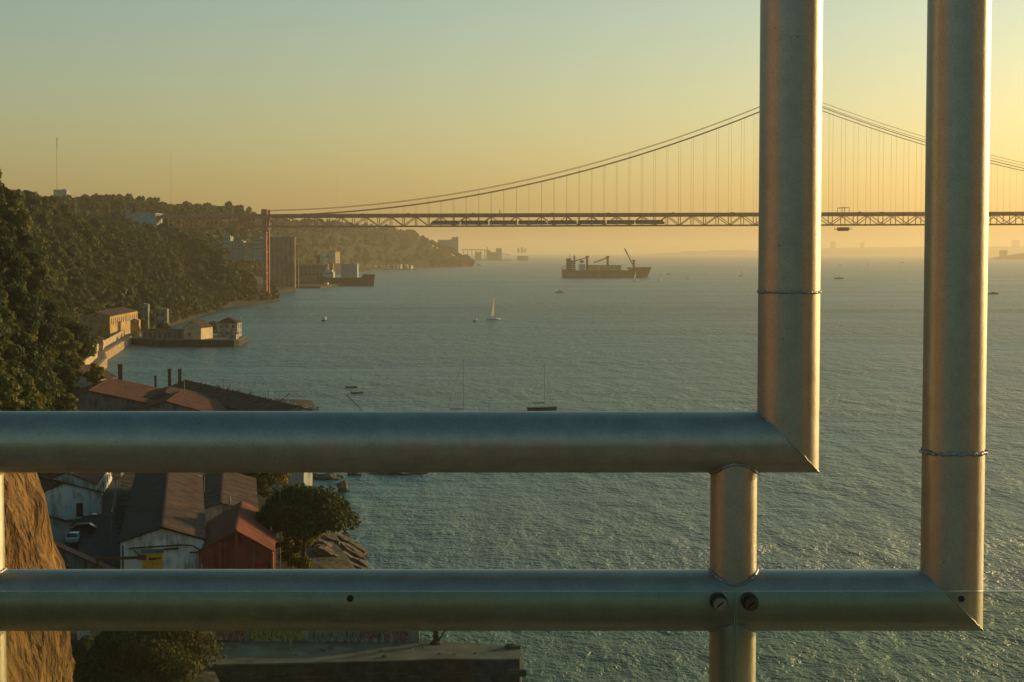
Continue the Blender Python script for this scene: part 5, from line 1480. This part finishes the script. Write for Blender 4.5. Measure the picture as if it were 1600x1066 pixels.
def sailboat(label, px, py, L, mast_h, rz, sail=True, hm=None, group='sailing boats on the river', furl=False, jib=False, dist=None):
    p = gp(px, py, 0); t = thing('sailing_boat', label, 'sailing boat', (p.x, p.y, 0), rz, group)
    hull_mesh(L, L * .3, L * .1).build('hull', hm or HULLW, t)
    g = MB(); g.box((-L * .02, 0, L * .125), (L * .36, L * .17, L * .06)); g.box((.02 * L, 0, L * .16), (L * .22, L * .14, L * .02)); g.build('cabin', HULLW, t)
    mr = max(.07, .00008 * p.y)
    g = MB(); g.tube((L * .08, 0, 0), (L * .08, 0, mast_h), mr, mr * .7, 8); g.bar((L * .08, 0, L * .22), (-L * .36, 0, L * .22), mr * 1.6, mr * 1.6)
    g.bar((L * .08, -L * .1, mast_h * .55), (L * .08, L * .1, mast_h * .55), mr, mr); g.build('mast', POLE, t)
    if sail:
        g = MB(); a = (L * .07, 0, L * .25); b = (L * .07, 0, mast_h * .97); c = (-L * .36, L * .05, L * .25); n = 8; vs = []
        for i in range(n + 1):
            f = i / n
            for j in range(n + 1):
                w = j / n; x = a[0] + (c[0] - a[0]) * w * (1 - f) ** .8; z = a[2] + (b[2] - a[2]) * f
                vs.append((x, .10 * L * math.sin(math.pi * w) * (1 - f * .6) + w * (1 - f) * L * .04, z))
        m_ = n + 1; fs = [(i * m_ + j, i * m_ + j + 1, (i + 1) * m_ + j + 1, (i + 1) * m_ + j) for i in range(n) for j in range(n)]
        g._add(vs, fs); g._add([(v[0], v[1] + .03, v[2]) for v in vs], [tuple(reversed(f)) for f in fs]); g.build('mainsail', SAIL, t, smooth=True)
    if jib:
        g = MB(); g._add([(L * .47, 0, L * .14), (L * .1, 0, mast_h * .8), (L * .02, L * .08, L * .2), (L * .47, .03, L * .14), (L * .1, .03, mast_h * .8), (L * .02, L * .08 + .03, L * .2)], [(0, 1, 2), (5, 4, 3)]); g.build('jib', SAIL, t)
    if furl:
        g = MB(); g.tube((L * .06, 0, L * .26), (-L * .34, 0, L * .26), .16, .1, 8); g.build('furled_sail', ORNG, t)
        g = MB(); g.tube((L * .46, 0, L * .12), (L * .08, 0, mast_h * .9), .04, seg=4); g.tube((-L * .48, 0, L * .1), (L * .08, 0, mast_h), .03, seg=4); g.build('rigging', POLE, t)
    return t
def motorboat(label, px, py, L, rz, hm=None, cm=None, group='motor boats on the river', tall=1.0, name='motor_boat', wake=False):
    p = gp(px, py, 0); t = thing(name, label, 'motor boat', (p.x, p.y, 0), rz, group)
    hull_mesh(L, L * .34, L * .13).build('hull', hm or HULLW, t)
    ca = MB(); ca.extrude([(-L * .2, -L * .12, L * .12), (L * .2, -L * .12, L * .13), (L * .1, -L * .12, L * .12 + L * .14 * tall), (-L * .18, -L * .12, L * .12 + L * .14 * tall)], (0, L * .24, 0)); cb = ca.build('cabin', cm or HULLW, t)
    g = MB(); g.box((-L * .02, 0, L * .12 + L * .09 * tall), (L * .24, L * .245, L * .045)); g.build('window', GLS, cb)
    g = MB(); g.tube((-L * .05, 0, L * .2), (-L * .05, 0, L * .42 * tall), max(.05, .00006 * p.y), seg=6); g.build('mast', POLE, t)
    return t
def rowboat(label, px, py, L, rz, hm, group='small dinghies off the yard'):
    p = gp(px, py, 0); t = thing('dinghy', label, 'dinghy', (p.x, p.y, 0), rz, group)
    hull_mesh(L, L * .3, L * .11).build('hull', hm, t)
    g = MB()
    for x in (-.22, .02, .22): g.box((x * L, 0, L * .115), (L * .05, L * .26, L * .02))
    g.build('seat', WOODD, t); g = MB(); g.box((-L * .49, 0, L * .16), (L * .05, L * .07, L * .12)); g.build('outboard_motor', HULLD, t)
    return t
sailboat('white sailing boat with a raised tall sail in the middle of the river', 771, 500, 10.5, 16.0, R(30))
motorboat('dark fishing boat with a wheelhouse just left of the middle sailing boat', 743, 503, 7.0, R(80), HULLD, HULLW, tall=1.1)
motorboat('dark boat with a pale wheelhouse alone off the wooded point', 507, 502, 8.0, R(85), HULLD, HULLW, tall=1.7)
motorboat('white cabin boat below the cargo ship', 875, 458, 11, R(15), HULLW, HULLW, tall=1.2)
sailboat('sailing boat with warm lit sail in front of the cargo ship bow', 993, 440, 11, 15.0, R(38), jib=False)
sailboat('small sailing boat right of the cargo ship, nearest to it', 1031, 438, 8, 10.5, R(45))
sailboat('tiny sailing boat right of the ship, second from it', 1075, 436, 7, 7.5, R(40))
motorboat('tiny motor boat between the two small sailing boats', 1044, 429, 8, R(10), HULLD, HULLW)
sailboat('small sailing boat with bare mast close to the left pipe', 1158, 432, 11, 14.5, R(20), sail=False)
motorboat('white speed boat just right of the left pipe, farther one', 1313, 415, 14, R(-15))
motorboat('long low boat just right of the left pipe, nearer one', 1311, 436, 15, R(5), HULLD, HULLW, tall=.8)
sailboat('faint sailing boat between the two tall pipes', 1356, 415.5, 12, 21, R(30), sail=False)
motorboat('faint dark boat between the pipes, far out', 1410, 411, 14, R(0), HULLD, HULLD)
motorboat('low dark boat right of the right pipe', 1552, 460, 11, R(0), HULLD, HULLD, tall=.6)
motorboat('bright white launch beside the far ship loader', 825, 404.5, 34, R(10), HULLW, HULLW)
motorboat('pale boat off the far headland point', 748, 415.5, 20, R(5), HULLW, HULLD)
rowboat('dark dinghy, upper one of the two off the yard', 549, 606, 3.8, R(5), HULLD); rowboat('dark dinghy, lower one of the two off the yard', 558, 615, 4.0, R(12), mat('hull_grey', (.12, .13, .12), .6))
sailboat('moored yacht with bare mast and furled sail just above the upper rail', 847, 641, 8.5, 13.3, R(12), sail=False, furl=True, hm=HULLD)
sailboat('moored yacht behind the upper rail with only its faint mast showing', 720, 652, 9.0, 15.5, R(12), sail=False, furl=True)
t = thing('loading_boom', 'thin boom rising to the left from behind the upper rail', 'boom'); a_, b_ = at(541, 617, 470), at(572, 648, 470)
g = MB(); g.bar(a_, b_, .16, .16); g.build('boom', RU, t); g = MB(); g.tube((b_.x, b_.y, -1), (b_.x, b_.y, b_.z + .2), .2); g.build('post', RU, t)

# -- container ship at anchor
def big_hull(L, B, H, m, bow_rake=.06, name='hull', par=None, upper=None):
    g = MB(); rows = 24; vs = []
    for i in range(rows + 1):
        u = i / rows; x = -L / 2 + L * u
        wd = B / 2 * (.82 + .18 * min(1, u / .12)) if u < .12 else (B / 2 if u < .78 else B / 2 * max(.03, 1 - ((u - .78) / .22) ** 2))
        zt = H + (H * .42 if u > .80 else 0) * min(1, (u - .80) / .03 if u > .8 else 0) + (H * .12 if u < .16 else 0)
        rk = L * bow_rake * max(0, (u - .85) / .15)
        for (yy, z, q) in ((-wd, zt, 1), (-wd * (.97 if u < .8 else .8), H * .3, .35), (-wd * .85, -3, 0), (wd * .85, -3, 0), (wd * (.97 if u < .8 else .8), H * .3, .35), (wd, zt, 1)): vs.append((x + rk * q, yy, z))
    fs = []
    for i in range(rows):
        for k in range(5): fs.append((i * 6 + k, i * 6 + k + 1, (i + 1) * 6 + k + 1, (i + 1) * 6 + k))
        fs.append((i * 6 + 5, i * 6, (i + 1) * 6, (i + 1) * 6 + 5))
    fs += [tuple(range(5, -1, -1)), tuple(range(rows * 6, rows * 6 + 6))]
    g._add(vs, fs); return g.build(name, m, par)
pS = gp(944, 434, 0); Ls = 136 / 2700 * pS.y * .97
sh = thing('cargo_ship', 'large dark red cargo ship with deck cranes anchored beyond the sailing boats', 'cargo ship', (pS.x, pS.y, 0), 0)
SRED = mat('ship_red', (.24, .11, .06), .6, scale=.08, var=.3); SYEL = mat('cargo_yellow', (.50, .36, .12), .8, scale=.2, var=.3); SWH = mat('ship_cream', (.42, .40, .36), .6, scale=.2, var=.15); SBR = mat('crane_brown', (.16, .10, .06), .7)
big_hull(Ls, 22, 12.5, SRED, par=sh)
g = MB(); g.box((0, 0, 1.0), (Ls * .9, 22.3, 1.2)); g.build('waterline_stripe', mat('boot_topping', (.10, .03, .02), .7), sh)
u = lambda px: (px - 944) / 2700 * pS.y
def zz(py): return (434 - py) / 2700 * pS.y
def bx(x0, x1, y0, y1, m, nm, dep=18, par=None):
    g = MB(); g.box(((u(x0) + u(x1)) / 2, 0, (zz(y0) + zz(y1)) / 2), (u(x1) - u(x0), dep, zz(y0) - zz(y1))); return g.build(nm, m, par or sh)
br_ = bx(885, 892, 404, 424, SRED, 'bridge_house', 19); bx(892.3, 899, 407, 424, SWH, 'accommodation_block', 18)
g = MB()
for k in range(5): g.box((u(895.6), -9.1, zz(421 - 3 * k)), (u(898.5) - u(892.6), .2, 1.2))
g.build('window_row', GLS, sh)
bx(896, 898.5, 400, 407, SRED, 'funnel', 5); bx(905, 914, 413, 424, SWH, 'deck_house', 16)
for k in range(5): bx(919.5 + 10.3 * k, 929 + 10.3 * k, 415.2, 425, SYEL, 'cargo_stack', 18)
g = MB(); g.box(((u(918) + u(971)) / 2, 0, zz(414.8)), (u(971) - u(918), 19, .6)); g.build('hatch_cover', SBR, sh)
for x, yb, ang_, hb in ((917.5, 402, -1, 1), (949.5, 402, -1, 1), (990.3, 408, -1, 0)):
    g = MB(); g.tube((u(x), 0, zz(424)), (u(x), 0, zz(yb)), 2.4, 1.9, 10); g.box((u(x), 0, zz(yb) + .8), (5.5, 4.5, 2.4)); g.build('crane_pedestal', SBR, sh)
    g = MB()
    if hb: g.bar((u(x), 0, zz(yb + 1)), (u(x - 22), 0, zz(yb + (7 if x < 930 else 9))), 1.1, 1.3); g.bar((u(x), 1, zz(yb)), (u(x - 22), 1, zz(yb + (6 if x < 930 else 8))), .5, .5)
    else: g.bar((u(x - .5), 0, zz(416)), (u(975.5), 0, zz(388.5)), 1.5, 1.8); g.bar((u(x - .5), 1, zz(406)), (u(975.5), 1, zz(388)), .3, .3)
    g.build('crane_boom', SBR, sh)
bx(980, 1004, 418, 421, SRED, 'forecastle', 14)
g = MB()
for k in range(6): g.bar((u(877 + k * 1.3), -8, zz(422)), (u(877 + k * 1.3), -8, zz(418.5)), .4, .4)
g.bar((u(876), -8, zz(419)), (u(885), -8, zz(415)), .8, .8); g.box((u(909), 0, zz(409)), (6, 10, 5)); g.tube((u(890.5), 0, zz(404)), (u(890.5), 0, zz(397)), .5); g.tube((u(897), 0, zz(404)), (u(897), 0, zz(398)), .5)
g.build('deck_gear', SBR, sh)
# -- ship moored at the dock, bow to the right
pM = gp(540, 446.5, 0); t = thing('moored_ship', 'dark ship moored at the dock with its bow lit by the sun', 'ship', (pM.x, pM.y, 0), R(-6))
Lm = 88 / 2700 * pM.y; o = big_hull(Lm, 13, 10.5, mat('ship_black_brown', (.06, .042, .03), .6, scale=.1, var=.3), .03, par=t)
g = MB(); g.box((-Lm * .30, 0, 14), (14, 10, 8)); g.box((-Lm * .30, 0, 19), (10, 9, 3)); s_ = g.build('bridge_house', SWH, t); g = MB(); g.box((-Lm * .30, -5.1, 16), (12, .2, 1)); g.build('window', GLS, s_)
g = MB(); g.tube((-Lm * .36, 0, 18), (-Lm * .36, 0, 24), 1.4, 1.2, 10); g.build('funnel', SRED, t)
g = MB(); g.tube((Lm * .05, 0, 8), (Lm * .05, 0, 22), .4); g.bar((Lm * .05, 0, 20), (Lm * .2, 0, 13), .5, .5); g.build('derrick', SBR, t)
pM = gp(470, 447, 0); t = thing('moored_barge', 'brown flat barge moored left of the dark ship', 'barge', (pM.x, pM.y, 0), R(-2))
big_hull(46, 10, 5.5, MATS['ship_black_brown'], .02, par=t); g = MB(); g.box((-12, 0, 8), (12, 7, 4)); g.build('wheelhouse', MATS['brown_brick'], t)
pM = gp(512, 447.5, 0); t = thing('tug_boat', 'small white tug between the barge and the dark ship', 'tug', (pM.x, pM.y - 6, 0), R(160))
hull_mesh(16, 5, 2.2).build('hull', HULLW, t); g = MB(); g.box((1, 0, 3.4), (5, 3.4, 2.8)); g.build('wheelhouse', HULLW, t)
# protos were linked unscaled at the origin only if unused
for i, o in enumerate(protos):
    if i not in used:
        for ch in list(o.children): bpy.data.objects.remove(ch)
        bpy.data.objects.remove(o)
